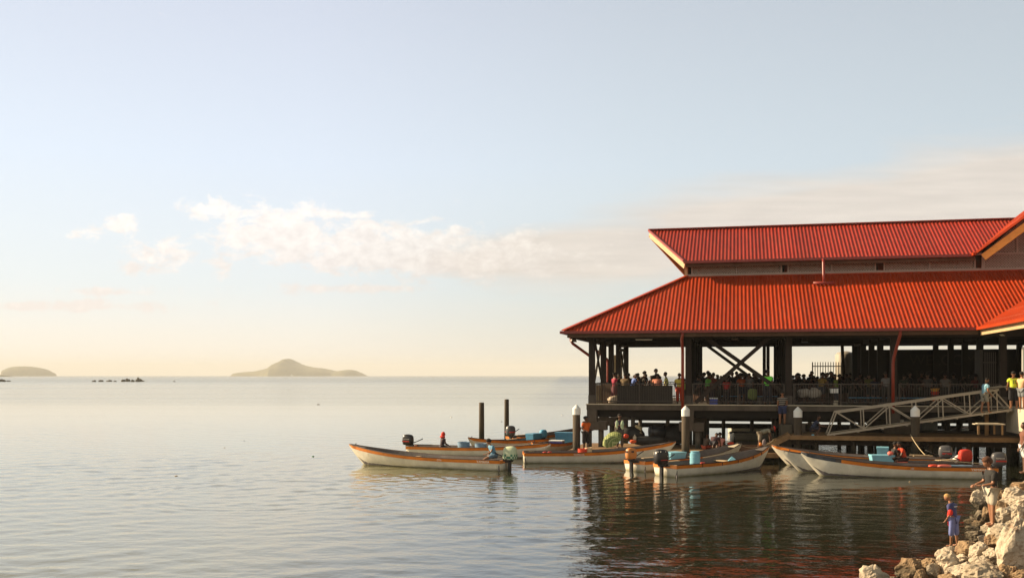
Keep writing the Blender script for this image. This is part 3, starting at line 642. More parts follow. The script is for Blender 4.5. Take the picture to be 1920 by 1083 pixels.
# ------------------------------------------------------------------ mooring piles
M_POLE = mat('weathered_timber_pole', (.070, .050, .030), .85, var=.35, scale=2, stretch=(1, 1, .2), bump=.01)
tide(M_POLE, .35, .9, (.018, .018, .010), 5, .25)
def pile(x, Z, top, r, lab, cone=True, ybot=-1.8):
    X = (x-960)/1900*Z; z = EYE-(top-703.5)/1900*Z
    e = empty('mooring_pile', (X, Z, 0), 0, lab, 'pile', 'round mooring piles' if cone else 'bare timber poles standing in the sea')
    q = MB(); 
    if cone:
        hc = r*1.05; hb = .30
        q.lathe([(r*1.04, ybot), (r, .6), (r, z-hc-hb)], n=20); q.obj('shaft', M_POLE, e, smooth=True, local=True)
        q = MB(); q.lathe([(r*1.07, z-hc-hb-.01), (r*1.07, z-hc), (r*.75, z-hc*.62), (r*.1, z), (.004, z+.005)], n=20); q.obj('cap', M_WHITE, e, local=True)
    else:
        q.lathe([(r*1.1, ybot), (r*1.02, z*.5), (r*.97, z-.02), (r*.9, z)], n=16); q.obj('shaft', M_POLE, e, smooth=True, local=True)
pile(1081, 51.2, 758, .19, 'white-capped pile at the left corner of the jetty'); pile(1285.5, 49.85, 760, .195, 'white-capped pile before the first red downpipe')
pile(1496, 50.0, 762, .20, 'white-capped pile beside the foot of the gangway'); pile(1716, 48.3, 760, .20, 'white-capped pile in front of the middle of the gangway')
pile(903, 66, 754, .17, 'shorter left pole of the bare pair', False); pile(950, 70, 748, .16, 'taller right pole of the bare pair', False)
# ------------------------------------------------------------------ jetty, stairs and platform
jet = empty('low_jetty', B(.4, -.95, 0), 0, 'low timber-planked jetty in front of the market hall', 'jetty'); JZ = .70
def planks(u0, u1, v0, v1, z, th, par, m, along='u', w=.14, gap=.012, name='planks'):
    mb = MB(B); a, b = (v0, v1) if along == 'u' else (u0, u1); x = a
    while x < b-.01:
        y = min(x+w-gap, b)
        if along == 'u': mb.box((u0, x, z-th), (u1, y, z))
        else: mb.box((x, v0, z-th), (y, v1, z))
        x += w
    return mb.obj(name, m, par)
planks(.45, 10.2, -.95, 4.2, JZ, .05, jet, M_PLANK)
mb = MB(B); mb.box((.4, -1.0, JZ-.22), (10.2, -.952, JZ-.02)); mb.box((.4, -.95, JZ-.22), (.448, 4.2, JZ-.02)); mb.obj('edge_board', M_PLANK, jet)
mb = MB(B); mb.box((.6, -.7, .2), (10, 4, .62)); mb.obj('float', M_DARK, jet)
plat = empty('timber_platform', B(10.9, -.9, 0), 0, 'higher timber platform carrying the foot of the gangway', 'platform'); PZ = 1.52
planks(10.75, 30, -.88, 2.6, PZ, .045, plat, M_PLANK)
mb = MB(B); mb.box((10.7, -.95, PZ-.19), (30, -.883, PZ-.01)); mb.obj('edge_board', M_PLANK, plat)
mb = MB(B); mb.box((10.7, 2.6, PZ), (30, 2.75, PZ+.12)); mb.obj('kerb', M_TIM, plat)
mb = MB(B); u = 11
while u < 30: mb.box((u, -.86, PZ-.26), (u+.09, 2.6, PZ-.05)); u += .8
mb.box((10.8, -.3, PZ-.46), (30, -.12, PZ-.26)); mb.box((10.8, 1.8, PZ-.46), (30, 1.98, PZ-.26)); mb.obj('joists', M_TIM, plat)
for u, v in [(11.9+1.65*k, vv) for k in range(11) for vv in (-.2, 1.9)]:
    mb = MB(B); mb.tube([(u, v, -1.8), (u, v, PZ-.3)], .12, 10); mb.obj('post', M_POLE, plat, smooth=True)
st = empty('timber_stairs', B(9.6, -.8, 0), 0, 'short flight of timber steps from low jetty up to the platform', 'stairs')
for v in (-.75, .45):
    mb = MB(B); mb.beam((9.25, v, JZ+.02), (10.72, v, PZ-.02), .05, .24); mb.obj('stringer', M_PLANK, st)
for k in range(4):
    mb = MB(B); mb.box((9.38+.34*k, -.72, JZ+.16+.2*k), (9.66+.34*k, .42, JZ+.20+.2*k)); mb.obj('tread', M_PLANK, st)
mb = MB(B); mb.box((10.35, .5, .3), (10.85, 1.3, 1.93)); tag(mb.obj('concrete_block', mat('mossy_block', (.10, .085, .06), .9, var=.3, scale=2, bump=.01)), 'dark stained block under the feet of the person in striped shirt', 'block')
# ------------------------------------------------------------------ gangway
M_ALU = mat('dull_aluminium', (.36, .31, .24), .5, metal=.2, var=.10, scale=5)
gw = empty('gangway', B(12.35, 0, PZ), 0, 'sloping grey aluminium truss gangway from the deck down to the platform', 'gangway')
ga = 12.35; gb = 20.2; gz0 = PZ+.05; gz1 = 2.78
gz = lambda u: gz0+(gz1-gz0)*(u-ga)/(gb-ga)
mb = MB(B); mb.add([(ga, -.48, gz0), (gb, -.48, gz1), (gb, .48, gz1), (ga, .48, gz0), (ga, -.48, gz0-.03), (gb, -.48, gz1-.03), (gb, .48, gz1-.03), (ga, .48, gz0-.03)], [(0,1,2,3),(7,6,5,4),(0,4,5,1),(1,5,6,2),(2,6,7,3),(3,7,4,0)])
mb.obj('walkway', mat('worn_tread_plate', (.36, .28, .17), .7, var=.15, scale=5), gw)
for v in (-.53, .53):
    for nm, h, r in (('bottom_chord', -.03, .09), ('top_chord', .94, .085)):
        mb = MB(B); a_, b_ = (ga, gb) if h < .5 else (ga+.42, gb-.55); mb.beam((a_, v, gz(a_)+h), (b_, v, gz(b_)+h), .07, r); mb.obj(nm, M_ALU, gw)
    mb = MB(B); mb.beam((ga+.06, v, gz(ga)), (ga+.42, v, gz(ga+.42)+.94), .055, .055); mb.obj('end_post', M_ALU, gw)
    mb = MB(B); mb.beam((gb-.05, v, gz(gb)), (gb-.75, v, gz(gb-.6)+.92), .055, .06); mb.obj('end_post', M_ALU, gw)
    n_ = 6; st_ = (gb-ga-1.1)/n_
    for k in range(n_):
        u0 = ga+.5+k*st_; u1 = u0+st_
        mb = MB(B); mb.beam((u1, v, gz(u1)), (u1-.04, v, gz(u1)+.92), .045, .045); mb.obj('truss_post', M_ALU, gw)
        mb = MB(B); 
        if k % 2 == 0: mb.beam((u0, v+.002, gz(u0)+.90), (u1, v+.002, gz(u1)+.02), .04, .045)
        else: mb.beam((u0, v+.002, gz(u0)+.02), (u1, v+.002, gz(u1)+.90), .04, .045)
        mb.obj('truss_diagonal', M_ALU, gw)
    mb = MB(B); q0 = gb-.75; mb.tube([(q0-.2, v, gz(q0)+1.0), (gb-.2, v, gz(gb)+1.02), (gb, v, gz(gb)+.93), (gb+.05, v, gz(gb)+.8)], .025, 8); mb.obj('handrail', M_ALU, gw, smooth=True)
mb = MB(B)
for k in range(8): u = ga+.3+k*1.05; mb.box((u, -.55, gz(u)-.12), (u+.06, .55, gz(u)-.035))
mb.obj('cross_members', M_ALU, gw)
mb = MB(B); mb.box((19.35, .62, PZ+.02), (19.5, .8, 2.62)); tag(mb.obj('timber_post', M_PLANK), 'square sunlit post under the upper end of the gangway', 'post')
# abutment
ab = empty('concrete_abutment', B(20.5, 0, 0), 0, 'sunlit cream concrete abutment at the top of the gangway', 'abutment')
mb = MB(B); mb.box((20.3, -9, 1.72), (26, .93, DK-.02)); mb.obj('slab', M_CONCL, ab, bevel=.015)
for v in (-.6, -4.5):
    mb = MB(B); mb.tube([(20.9, v, -1.8), (20.9, v, 1.72)], .18, 12); mb.obj('pile', M_CONCL, ab, smooth=True)
mb = MB(B); mb.box((20.42, -1.3, DK), (20.50, -1.22, 5.5)); tag(mb.obj('white_post', M_WHITE), 'slim white post at the right edge above the abutment', 'post')
# back walkway and clutter seen under the deck
bw = empty('back_walkway', B(3, 20, 0), 0, 'narrow timber walkway behind the pier, seen beneath the deck', 'walkway')
mb = MB(B); mb.box((1.5, 20.0, 1.62), (30, 21.6, 1.72)); mb.obj('walk_boards', M_PLANK, bw)
mb = MB(B); mb.box((1.5, 20.0, 1.22), (30, 20.12, 1.6)); mb.obj('edge_beam', M_DARK, bw)
mb = MB(B); mb.box((1.5, 20.3, .74), (30, 20.4, 1.06)); mb.obj('lower_beam', M_DARK, bw)
for k in range(15):
    mb = MB(B); mb.tube([(1.9+k*1.85, 20.2, -1.8), (1.9+k*1.85, 20.2, 1.6)], .13, 10); mb.obj('post', M_POLE, bw, smooth=True)
for i, (u0, u1, v, z, hh, m, lab) in enumerate([(4.0, 8.2, 21.0, 1.72, .26, M_FASC, 'stack of sawn golden planks on the back walkway'), (10.0, 14.2, 20.9, 1.93, .12, M_PALE, 'long white pipe lying along the back walkway')]):
    mb = MB(B)
    if i == 0:
        for a in range(3): mb.box((u0+.1*a, v-.3, z+a*.08+.003), (u1-.15*a, v+.3, z+a*.08+.075))
    else: mb.tube([(u0, v, z), (u1, v, z)], .1, 12)
    tag(mb.obj('plank_stack' if i == 0 else 'pipe', m), lab, 'planks' if i == 0 else 'pipe')
# ------------------------------------------------------------------ people
M_SKIN = mat('dark_brown_skin', (.115, .052, .028), .5, var=.12, scale=5)
M_SKIN2 = mat('warm_brown_skin', (.26, .115, .055), .5, var=.12, scale=5)
M_EYE = mat('eye_dark', (.01, .008, .006), .2, var=0)
M_HAIR = mat('black_curly_hair', (.012, .009, .008), .9, var=.4, scale=60, bump=.01)
_cl = {}
def cloth(c, pat=None):
    k = (c, pat)
    if k not in _cl: _cl[k] = mat('cloth_%d' % len(_cl), c, .85, var=.16, scale=14, bump=.006, bscale=9)
    return _cl[k]
def stripes():
    m = cloth((.05, .045, .045), 'stripe'); nt = m.node_tree; b = nt.nodes['Principled BSDF']
    w = nt.nodes.new('ShaderNodeTexWave'); w.bands_direction = 'Z'; w.inputs['Scale'].default_value = 3.2; w.inputs['Distortion'].default_value = .3
    tc = nt.nodes.new('ShaderNodeTexCoord'); nt.links.new(tc.outputs['Object'], w.inputs['Vector'])
    r = nt.nodes.new('ShaderNodeValToRGB'); e = r.color_ramp.elements; e[0].position = .5; e[0].color = (.03, .028, .03, 1); e[1].position = .62; e[1].color = (.26, .23, .19, 1)
    nt.links.new(w.outputs[0], r.inputs[0]); nt.links.new(r.outputs[0], b.inputs['Base Color']); return m
SQ = 1.28                       # the body is grown narrow and widened sideways, so chests are broader than deep
def skin_mesh(verts, edges, sub=1):
    me = bpy.data.meshes.new('tmp'); me.from_pydata([(v[0], v[1]/SQ, v[2]) for v, r in verts], edges, [])
    o = bpy.data.objects.new('tmp', me); COL.objects.link(o)
    o.modifiers.new('s', 'SKIN'); 
    if sub: m = o.modifiers.new('d', 'SUBSURF'); m.levels = sub; m.render_levels = sub
    for i, (v, r) in enumerate(verts):
        d = me.skin_vertices[0].data[i]; d.radius = (r, r); d.use_root = (i == 0)
    dg = bpy.context.evaluated_depsgraph_get(); dg.update()
    res = bpy.data.meshes.new_from_object(o.evaluated_get(dg)); bpy.data.objects.remove(o)
    for v in res.vertices: v.co.y *= SQ
    return res
def bm_join(parts):             # (mesh, material index) -> one mesh
    bm = bmesh.new()
    for me, mi in parts:
        n = len(bm.faces); bm.from_mesh(me); bm.faces.ensure_lookup_table()
        for f in bm.faces[n:]: f.material_index = mi; f.smooth = True
    out = bpy.data.meshes.new('m'); bm.to_mesh(out); bm.free(); return out
def mb_mesh(mb):
    me = bpy.data.meshes.new('t'); me.from_pydata([tuple(v) for v in mb.v], [], mb.f); return me
_hand = {}
def hand_mesh(curl):
    """open hand along +x, palm down, thumb to +y; five unequal jointed fingers"""
    if curl in _hand: return _hand[curl]
    vs = [((0, 0, 0), .022), ((.04, 0, 0), .027), ((.075, 0, 0), .026)]; es = [(0, 1), (1, 2)]
    for k, (y, ln) in enumerate(((-.030, .055), (-.010, .072), (.011, .078), (.031, .068))):
        p = Vector((.078, y*.9, 0)); a = radians(curl*.4); i0 = len(vs)
        vs.append((tuple(p), .0115)); es.append((2, i0))
        for j in range(3):
            p = p+Vector((cos(a), (.08*(k-1.5)), -sin(a)))*(ln/3*(1.15-.15*j)); a += radians(curl)
            vs.append((tuple(p), .0105-.0012*j)); es.append((i0+j, i0+j+1))
    i0 = len(vs); vs += [((.03, .034, -.004), .013), ((.055, .056, -.012), .012), ((.080, .062, -.022), .010)]; es += [(1, i0), (i0, i0+1), (i0+1, i0+2)]
    _hand[curl] = skin_mesh(vs, es, 1); return _hand[curl]
def head_mb(face=True):
    def fn(v):
        w = v.copy()
        if w.z < -.1: w.x *= 1+.10*w.z; w.y *= 1+.42*w.z*(1 if w.x > -.2 else .4)   # jaw narrower than crown
        if w.x > 0: w.x *= .96
        a = abs(w.y)
        if w.x > .5:
            if a < .35 and -.45 < w.z < .1: w.x += .20*(1-a/.35)*(1-abs(w.z+.2)/.32 if abs(w.z+.2) < .32 else 0)   # nose
            if .1 < a < .6 and -.02 < w.z < .25: w.x -= .05                                # eye sockets
            if a < .35 and -.75 < w.z < -.5: w.x += .05                                    # lips
        return w
    mb = MB(); mb.ell((0, 0, 0), (.098, .078, .118), 20, 16, fn)
    for s in (-1, 1): mb.ell((-.005, s*.079, -.01), (.018, .010, .030), 8, 6)
    return mb
def person(name_label, loc, face, H=1.7, lean=0, head=0, turn=0, arms=((8, 15), (8, 15)), legs=((3, 0), (-3, 0)), seat=None, shirt=(.1, .1, .1), low=(.05, .05, .07),
           kind='shorts', hair='short', hairc=None, skin=None, fine=True, group=None, sleeve=.55, armout=(0, 0), hood=None, shirtm=None, cap=None, curl=25, widen=1.08):
    """face: heading in degrees (0 = +x). arms/legs: (upper, lower) pitch in degrees forward from straight down"""
    s = H/1.72; hd = radians(face); e = empty('person', loc, hd, name_label, 'person', group)
    skin = skin or M_SKIN; th = radians(lean)
    d = Vector((sin(th), 0, cos(th)))
    seg = lambda a: Vector((sin(radians(a)), 0, -cos(radians(a))))
    drop = [.43*cos(radians(a))+.41*cos(radians(b)) for a, b in legs]
    pz_ = (seat/s+.13) if seat is not None else max(drop)+.075
    P = Vector((0, 0, pz_))
    waist = P+d*.14; chest = P+d*.32; upper = P+d*.43; neck = P+d*.50
    hdir = radians(lean*.75+head); hv = Vector((sin(hdir), 0, cos(hdir))); nk = neck+hv*.07; hc = nk+hv*.115
    V = [(tuple(P), .115), (tuple(waist), .105), (tuple(chest), .120), (tuple(upper), .098), (tuple(neck), .052), (tuple(nk+hv*.03), .050)]
    E_ = [(0, 1), (1, 2), (2, 3), (3, 4), (4, 5)]
    shirtV = [(tuple(P+d*(-.02)), .138), (tuple(waist), .128), (tuple(chest), .140), (tuple(upper+d*.005), .112), (tuple(neck+d*.005), .062)]
    shirtE = [(0, 1), (1, 2), (2, 3), (3, 4)]
    trouV = [(tuple(P+d*.02), .130)]; trouE = []
    wr = []
    for sd, (a1, a2), ao in ((1, arms[0], armout[0]), (-1, arms[1], armout[1])):
        sh = P+d*.435+Vector((0, sd*.175, 0)); el = sh+seg(a1)*.275+Vector((0, sd*(.035+ao*.5), 0)); w_ = el+seg(a2)*.245+Vector((0, sd*(-.03+ao*.5-.02*(a2 > 50)), 0))
        i = len(V); V += [(tuple(sh), .052), (tuple(el), .037), (tuple(w_), .026)]; E_ += [(3, i), (i, i+1), (i+1, i+2)]
        j = len(shirtV); mid = sh.lerp(el, sleeve)
        shirtV += [(tuple(sh), .068), (tuple(mid), .062)]; shirtE += [(3, j), (j, j+1)]
        if sleeve > .9: shirtV.append((tuple(el.lerp(w_, .85)), .042)); shirtE.append((j+1, j+2))
        wr.append((sd, el, w_))
    for sd, (a1, a2) in ((1, legs[0]), (-1, legs[1])):
        hp = P+Vector((0, sd*.085, -.02)); kn = hp+seg(a1)*.42+Vector((0, sd*.02, 0)); an = kn+seg(a2)*.40; toe = an+Vector((.15 if abs(a2) < 60 else .10, sd*.02, -.035)); heel = an+Vector((-.03, 0, -.03))
        i = len(V); V += [(tuple(hp), .088), (tuple(kn), .054), (tuple(an), .034), (tuple(an+Vector((.05, 0, -.035))), .034), (tuple(toe), .026)]; E_ += [(0, i), (i, i+1), (i+1, i+2), (i+2, i+3), (i+3, i+4)]
        j = len(trouV); trouV.append((tuple(hp), .108)); trouE.append((0, j))
        if kind == 'trousers': trouV += [(tuple(kn), .075), (tuple(kn.lerp(an, .85)), .062)]; trouE += [(j, j+1), (j+1, j+2)]
        else: trouV.append((tuple(hp.lerp(kn, .92)), .088)); trouE.append((j, j+1))
        if kind == 'long_shorts': trouV.append((tuple(kn.lerp(an, .35)), .092)); trouE.append((j+1, j+2))
    parts = [(skin_mesh(V, E_), 0)]
    # head, turned on the neck
    hm = mb_mesh(head_mb()); HM = Matrix.Translation(hc) @ Matrix.Rotation(radians(turn), 4, 'Z') @ Matrix.Rotation(hdir, 4, 'Y'); hm.transform(HM); parts.append((hm, 0))
    eb = MB()
    for q in (-1, 1): eb.ell((.083, q*.032, .014), (.010, .014, .008), 8, 6)
    eb.ell((.088, 0, -.066), (.008, .026, .005), 8, 5)
    em = mb_mesh(eb); em.transform(HM); parts.append((em, 1))
    for sd, el, w_ in wr:
        h = hand_mesh(curl).copy(); x = (w_-el).normalized(); yv = Vector((0, -sd, 0)); z = x.cross(yv).normalized(); yv = z.cross(x)
        if sd < 0: z = z
        mtx = Matrix((x, yv, z)).transposed().to_4x4(); mtx.translation = w_-x*.005; h.transform(mtx); parts.append((h, 0))
    body = bm_join(parts)
    def put(me, name, mats, par, smooth=True):
        me.transform(Matrix.Scale(s, 4)); me.materials.clear()
        if widen != 1: me.transform(Matrix.Scale(widen, 4, (0, 1, 0)))
        for m_ in mats: me.materials.append(m_)
        if smooth: me.shade_smooth()
        o = bpy.data.objects.new(name, me); COL.objects.link(o); o.parent = par; return o
    put(body, 'body', [skin, M_EYE], e)
    put(skin_mesh(shirtV, shirtE), 'shirt', [shirtm or cloth(shirt)], e)
    if kind == 'skirt':
        q = MB(); fx = (legs[0][0]+legs[1][0])/2
        if seat is None:
            pr = [(.15, P.z+.06), (.19, P.z-.12), (.21, P.z-.35), (.235, max(.12, P.z-.68)), (.20, max(.12, P.z-.68)+.01)]
            n = 20; vs = [((r+.012*sin(k*5*2*pi/n))*cos(2*pi*k/n)*.86, (r+.012*sin(k*5*2*pi/n))*sin(2*pi*k/n), z) for r, z in pr for k in range(n)]
            q.add(vs, [(i*n+k, i*n+(k+1) % n, (i+1)*n+(k+1) % n, (i+1)*n+k) for i in range(len(pr)-1) for k in range(n)])
        else: q.ell(tuple(P+Vector((.17, 0, -.04))), (.33, .24, .13), 16, 10)
        put(mb_mesh(q), 'skirt', [cloth(low)], e)
    else: put(skin_mesh(trouV, trouE), 'trousers' if kind == 'trousers' else 'shorts', [cloth(low)], e)
    # hair
    rad = {'short': (.104, .088, .110), 'afro': (.132, .126, .132), 'bun': (.106, .09, .112), 'bald': (.100, .082, .105), 'tuft': (.112, .10, .125)}[hair]
    def hf(v, sd=hash(name_label) % 97):
        w = v*(1+(.16 if hair == 'afro' else .05)*mnoise.noise(v*3+Vector((sd, 0, 0))))
        lim = -.35 if hair == 'afro' else -.25
        if v.x > .1 and v.z < .35: w = w*.80 if hair != 'afro' else w*.66      # keep the face clear
        if v.z < lim: w.z = lim+(v.z-lim)*.35
        return w
    q = MB(); q.ell((-.018, 0, .022), rad, 18, 14, hf)
    if hair == 'bun': q.ell((-.10, 0, .07), (.05, .05, .05), 10, 8)
    hm = mb_mesh(q); hm.transform(HM); put(hm, 'hair', [hairc or M_HAIR], e)
    if hood:
        q = MB(); q.ell((-.02, 0, -.005), (.135, .125, .155), 16, 12, lambda v: v*(.80 if v.x > .45 else 1)); q.ell((-.05, 0, -.15), (.15, .19, .10), 14, 8)
        hm = mb_mesh(q); hm.transform(HM); put(hm, 'headscarf', [cloth(hood)], e)
    if cap:
        q = MB(); q.ell((-.01, 0, .045), (.117, .098, .085), 16, 8, lambda v: Vector((v.x, v.y, max(v.z, -.1)))); q.ell((.115, 0, .042), (.075, .07, .012), 12, 6)
        hm = mb_mesh(q); hm.transform(HM); put(hm, 'cap', [cloth(cap)], e)
    return e
_crowd = {}
def clone(src, loc, face, label, shirt, low, group, s=1.0, skin=None, hairc=None):
    r = src.copy(); COL.objects.link(r); r.location = loc; r.rotation_euler = (0, 0, radians(face)); r.scale = (s, s, s)
    r['label'] = label
    if group: r['group'] = group
    elif 'group' in r: del r['group']
    for c in list(src.children):
        d = c.copy(); COL.objects.link(d); d.parent = r
        nm = c.name.split('.')[0]
        if nm == 'shirt' or nm in ('shorts', 'trousers', 'skirt'):
            d.material_slots[0].link = 'OBJECT'; d.material_slots[0].material = cloth(shirt if nm == 'shirt' else low)
    return r
# ------------------------------------------------------------------ boats
M_GEL = mat('white_gelcoat', (.68, .63, .51), .4, var=.14, scale=1.8, col2=(.82, .77, .64))
tide(M_GEL, -.02, .10, (.34, .31, .12), 6, .05, .8)
M_GELD = mat('boat_grey_inside', (.115, .10, .095), .75, var=.22, scale=3)
M_ORG = mat('orange_gunwale_paint', (.74, .22, .025), .45, var=.22, scale=2.2)
M_RUB = mat('dark_rubbing_strip', (.045, .028, .022), .6, var=.3, scale=4)
M_NAVY = mat('navy_gunwale_wrap', (.05, .06, .08), .7, var=.3, scale=4)
M_WORN = mat('worn_wood_seat', (.44, .33, .20), .8, var=.25, scale=4, stretch=(.5, 3, 1))
M_BLK = mat('black_motor_plastic', (.018, .016, .016), .35, var=.2, scale=5)
M_GRY = mat('grey_motor_paint', (.085, .085, .09), .35, var=.15, scale=4)
M_TXT = mat('pale_lettering', (.75, .7, .6), .6, var=.02)
M_GRN = mat('algae_green_stain', (.20, .20, .06), .9, var=.4, scale=5)
def hull_pts(L_, Bm, bow, fr, s):
    t = max(0, (s-.42)/.58)
    bg = Bm/2*((.90+.10*sin(pi*min(1, s*1.4)/1.0*.5)) if s < .42 else (1-t**2.5)*1.0); bg = max(bg, .15*sqrt(max(0, 1-(max(0, s-.955)/.045)**2)), .012)
    gz_ = fr+(bow-fr)*max(0, (s-.25)/.75)**2.2
    r_ = max(0, (s-.87)/.13); kz = -.20+(bow-.10+.20)*r_**1.2
    bc = bg*(.80-.30*s*s); cz = kz+(gz_-kz)*(.30+.05*s)
    return bg, gz_, kz, bc, cz
def hull(par, L_, Bm, bow, fr, M_band, M_hull=None, M_in=None, stem=None):
    M_hull = M_hull or M_GEL; ns = 34; S = [i/ns for i in range(ns+1)]
    # the stem leans forward: lower points of the bow sit further aft
    def X(s, z, g): r_ = max(0, (s-.80)/.20); return -L_/2+L_*s
    sec = []
    for s in S:
        bg, g, k, bc, cz = hull_pts(L_, Bm, bow, fr, s); x = -L_/2+L_*s
        band = min(.15, (g-cz)*.6); f = (g-band-cz)/(g-cz) if g > cz else .5
        by = bc+(bg-bc)*(f**.8)
        sec.append((x, bg, g, k, bc, cz, by, g-band))
    mb = MB(); vs = []
    for x, bg, g, k, bc, cz, by, bz in sec:
        m1 = (bc*.5, k+(cz-k)*.35); m2 = ((bc+by)/2+.012*Bm, (cz+bz)/2)
        ring = [(by, bz), m2, (bc, cz), m1, (0, k)]
        vs += [(x, y, z) for y, z in ring]+[(x, -y, z) for y, z in ring[-2::-1]]
    n = 9; fs = [(i*n+j, i*n+j+1, (i+1)*n+j+1, (i+1)*n+j) for i in range(ns) for j in range(n-1)]
    fs.append(tuple(range(n))); mb.add(vs, fs); mb.obj('hull', M_hull, par, smooth=True, local=True)
    # coloured band round both sides with transom top
    for mi, (m, sel) in enumerate(M_band):
        mb = MB(); vs = []; rng = [i for i in range(ns+1) if sel[0] <= S[i] <= sel[1]+1e-6]
        for i in rng:
            x, bg, g, k, bc, cz, by, bz = sec[i]; o_ = .022
            vs += [(x, by+o_*.3, bz), (x, bg+o_, g-.01), (x, bg-.01, g), (x, by-.01, bz)]+[(x, -by-o_*.3, bz), (x, -bg-o_, g-.01), (x, -bg+.01, g), (x, -by+.01, bz)]
        for a in range(len(rng)-1):
            for b_ in (0, 4):
                for j in range(4): q = (j+1) % 4; mb.f.append([a*8+b_+j, a*8+b_+q, (a+1)*8+b_+q, (a+1)*8+b_+j]); mb.m.append(0)
        mb.v += [Vector(v) for v in vs]
        if sel[0] == 0:
            x, bg, g, k, bc, cz, by, bz = sec[0]; mb.box((x-.02, -bg*.98, bz), (x+.02, -.32, g-.005)); mb.box((x-.02, .32, bz), (x+.02, bg*.98, g-.005)); mb.box((x-.021, -.33, bz), (x+.021, .33, g-.09))
        mb.obj('gunwale_band', m, par, smooth=False, local=True)
    mb = MB()
    for sg_ in (1, -1): mb.tube([(x, sg_*(bg+.012 if bg > .05 else .01), g+.008) for x, bg, g, *_ in sec], .02, 6)
    mb.obj('rubbing_strip', M_RUB, par, smooth=True, local=True)
    # inside lining
    mb = MB(); vs = []
    for x, bg, g, k, bc, cz, by, bz in sec:
        b2 = max(.004, bg-.05); fl = max(.02, k+.16) if k < .3 else k+.12; fl = min(fl, g-.02); f2 = max(.003, bc-.03)
        vs += [(x, bg, g), (x, b2, g-.004), (x, f2, fl), (x, -f2, fl), (x, -b2, g-.004), (x, -bg, g)]
    n = 6; mb.add(vs, [(i*n+j, i*n+j+1, (i+1)*n+j+1, (i+1)*n+j) for i in range(ns) for j in range(n-1)])
    x, bg, g, k, bc, cz, by, bz = sec[0]; mb.box((x+.021, -bg+.05, 0), (x+.06, bg-.05, g-.08))
    mb.obj('inner_lining', M_in or M_GELD, par, local=True, fixn=False)
    for s in (.14, .36, .58):
        bg, g, k, bc, cz = hull_pts(L_, Bm, bow, fr, s); x = -L_/2+L_*s; mb = MB(); mb.box((x-.14, -bg+.06, g-.16), (x+.14, bg-.06, g-.12)); mb.obj('thwart', M_WORN, par, local=True, bevel=.006)
    s0 = .93; mb = MB(); pl = []
    for s in (.90, .93, .96, .99): bg, g, *_ = hull_pts(L_, Bm, bow, fr, s); pl.append((-L_/2+L_*s, bg*.9, g-.01))
    poly = pl+[(x, -y, z) for x, y, z in pl[::-1]]; mb.extrude(poly, (0, 0, -.03)); mb.obj('bow_deck', M_GELD if not stem else stem, par, local=True)
    mb = MB(); bg, g, *_ = hull_pts(L_, Bm, bow, fr, .97); mb.tube([(-L_/2+L_*.955, 0, g), (-L_/2+L_*.955, 0, g+.09)], .022, 6); mb.obj('mooring_bitt', M_RUB, par, local=True)
def motor(par, L_, fr, M_cowl, up=0, tilt=0, pat=None, text=None, sc=1.0, tsign=1):
    """outboard hung on the transom; pattern is modelled as small raised patches"""
    x0 = -L_/2-.20; root = MB()
    root.box((x0-.06, -.07, -.55), (x0+.06, .07, .42+up)); root.box((x0-.05, -.10, .30+up), (-L_/2+.10, .10, fr+.03))
    root.box((x0-.18, -.015, -.62), (x0+.08, .015, -.40)); root.box((x0-.28, -.10, -.30), (x0+.05, .10, -.27))
    o = root.obj('outboard_motor', M_BLK if M_cowl is not M_WHITE else M_GRY, par, local=True, bevel=.012)
    mb = MB(); zc = .72+up; prof = [(-.24, .78), (-.20, .92), (-.05, 1.0), (.10, .96), (.19, .86), (.235, .66), (.25, .35)]
    n = 20; vs = []
    for z, r in prof:
        for k in range(n):
            a = 2*pi*k/n; c_, s_ = cos(a), sin(a); e_ = .62
            px_ = math.copysign(abs(c_)**e_, c_)*.27*r*sc+(.05*(1-r) if z > 0 else 0); py_ = math.copysign(abs(s_)**e_, s_)*.17*r*sc
            vs.append((x0-.02+px_, py_, zc+z*sc-.10*max(0, px_)*(z > .1)))
    mb.add(vs, [(i*n+k, i*n+(k+1) % n, (i+1)*n+(k+1) % n, (i+1)*n+k) for i in range(len(prof)-1) for k in range(n)]+[tuple(range(n))[::-1], tuple((len(prof)-1)*n+k for k in range(n))])
    mb.obj('cowl', M_cowl, o, smooth=True, local=True)
    mb = MB(); mb.lathe([(.15, -.06), (.17, 0), (.15, .05)], (x0, 0, zc-.27*sc), 16); mb.obj('lower_pan', M_BLK, o, local=True, smooth=True)
    mb = MB(); mb.tube([(x0+.18, .05, zc-.2), (x0+.5, .08, zc-.08), (x0+.82, .09, zc+.06)], [.028, .022, .026], 8); mb.obj('tiller', M_BLK, o, local=True, smooth=True)
    if text: 
        for sd in (-1, 1): text_mesh('lettering', text, .085, M_TXT, o, (x0-.02, sd*.178*sc, zc+.03), (radians(90), 0, 0 if sd < 0 else pi), .002)
    if pat: pat(o, x0, zc, sc)
    return o
def boat(label, stern, bowtip, bow=.92, Bm=1.55, fr=.46, band=None, cowl=None, mot=True, up=0, group='long open fibreglass boats', **kw):
    st_ = Vector((stern[0], stern[1], 0)); bt = Vector((bowtip[0], bowtip[1], 0)); d = bt-st_; L_ = d.length
    c = (st_+bt)/2; rz = math.atan2(d.y, d.x); e = empty('open_boat', (c.x, c.y, 0), rz, label, 'boat', group)
    hull(e, L_, Bm, bow, fr, band or [(M_ORG, (0, 1))], M_hull=kw.get('M_hull'), M_in=kw.get('M_in'), stem=kw.get('stem'))
    if mot: motor(e, L_, fr, cowl or M_BLK, up, pat=kw.get('pat'), text=kw.get('text'), sc=kw.get('sc', 1.0))
    e['len'] = L_; del e['len']
    return e, L_, rz
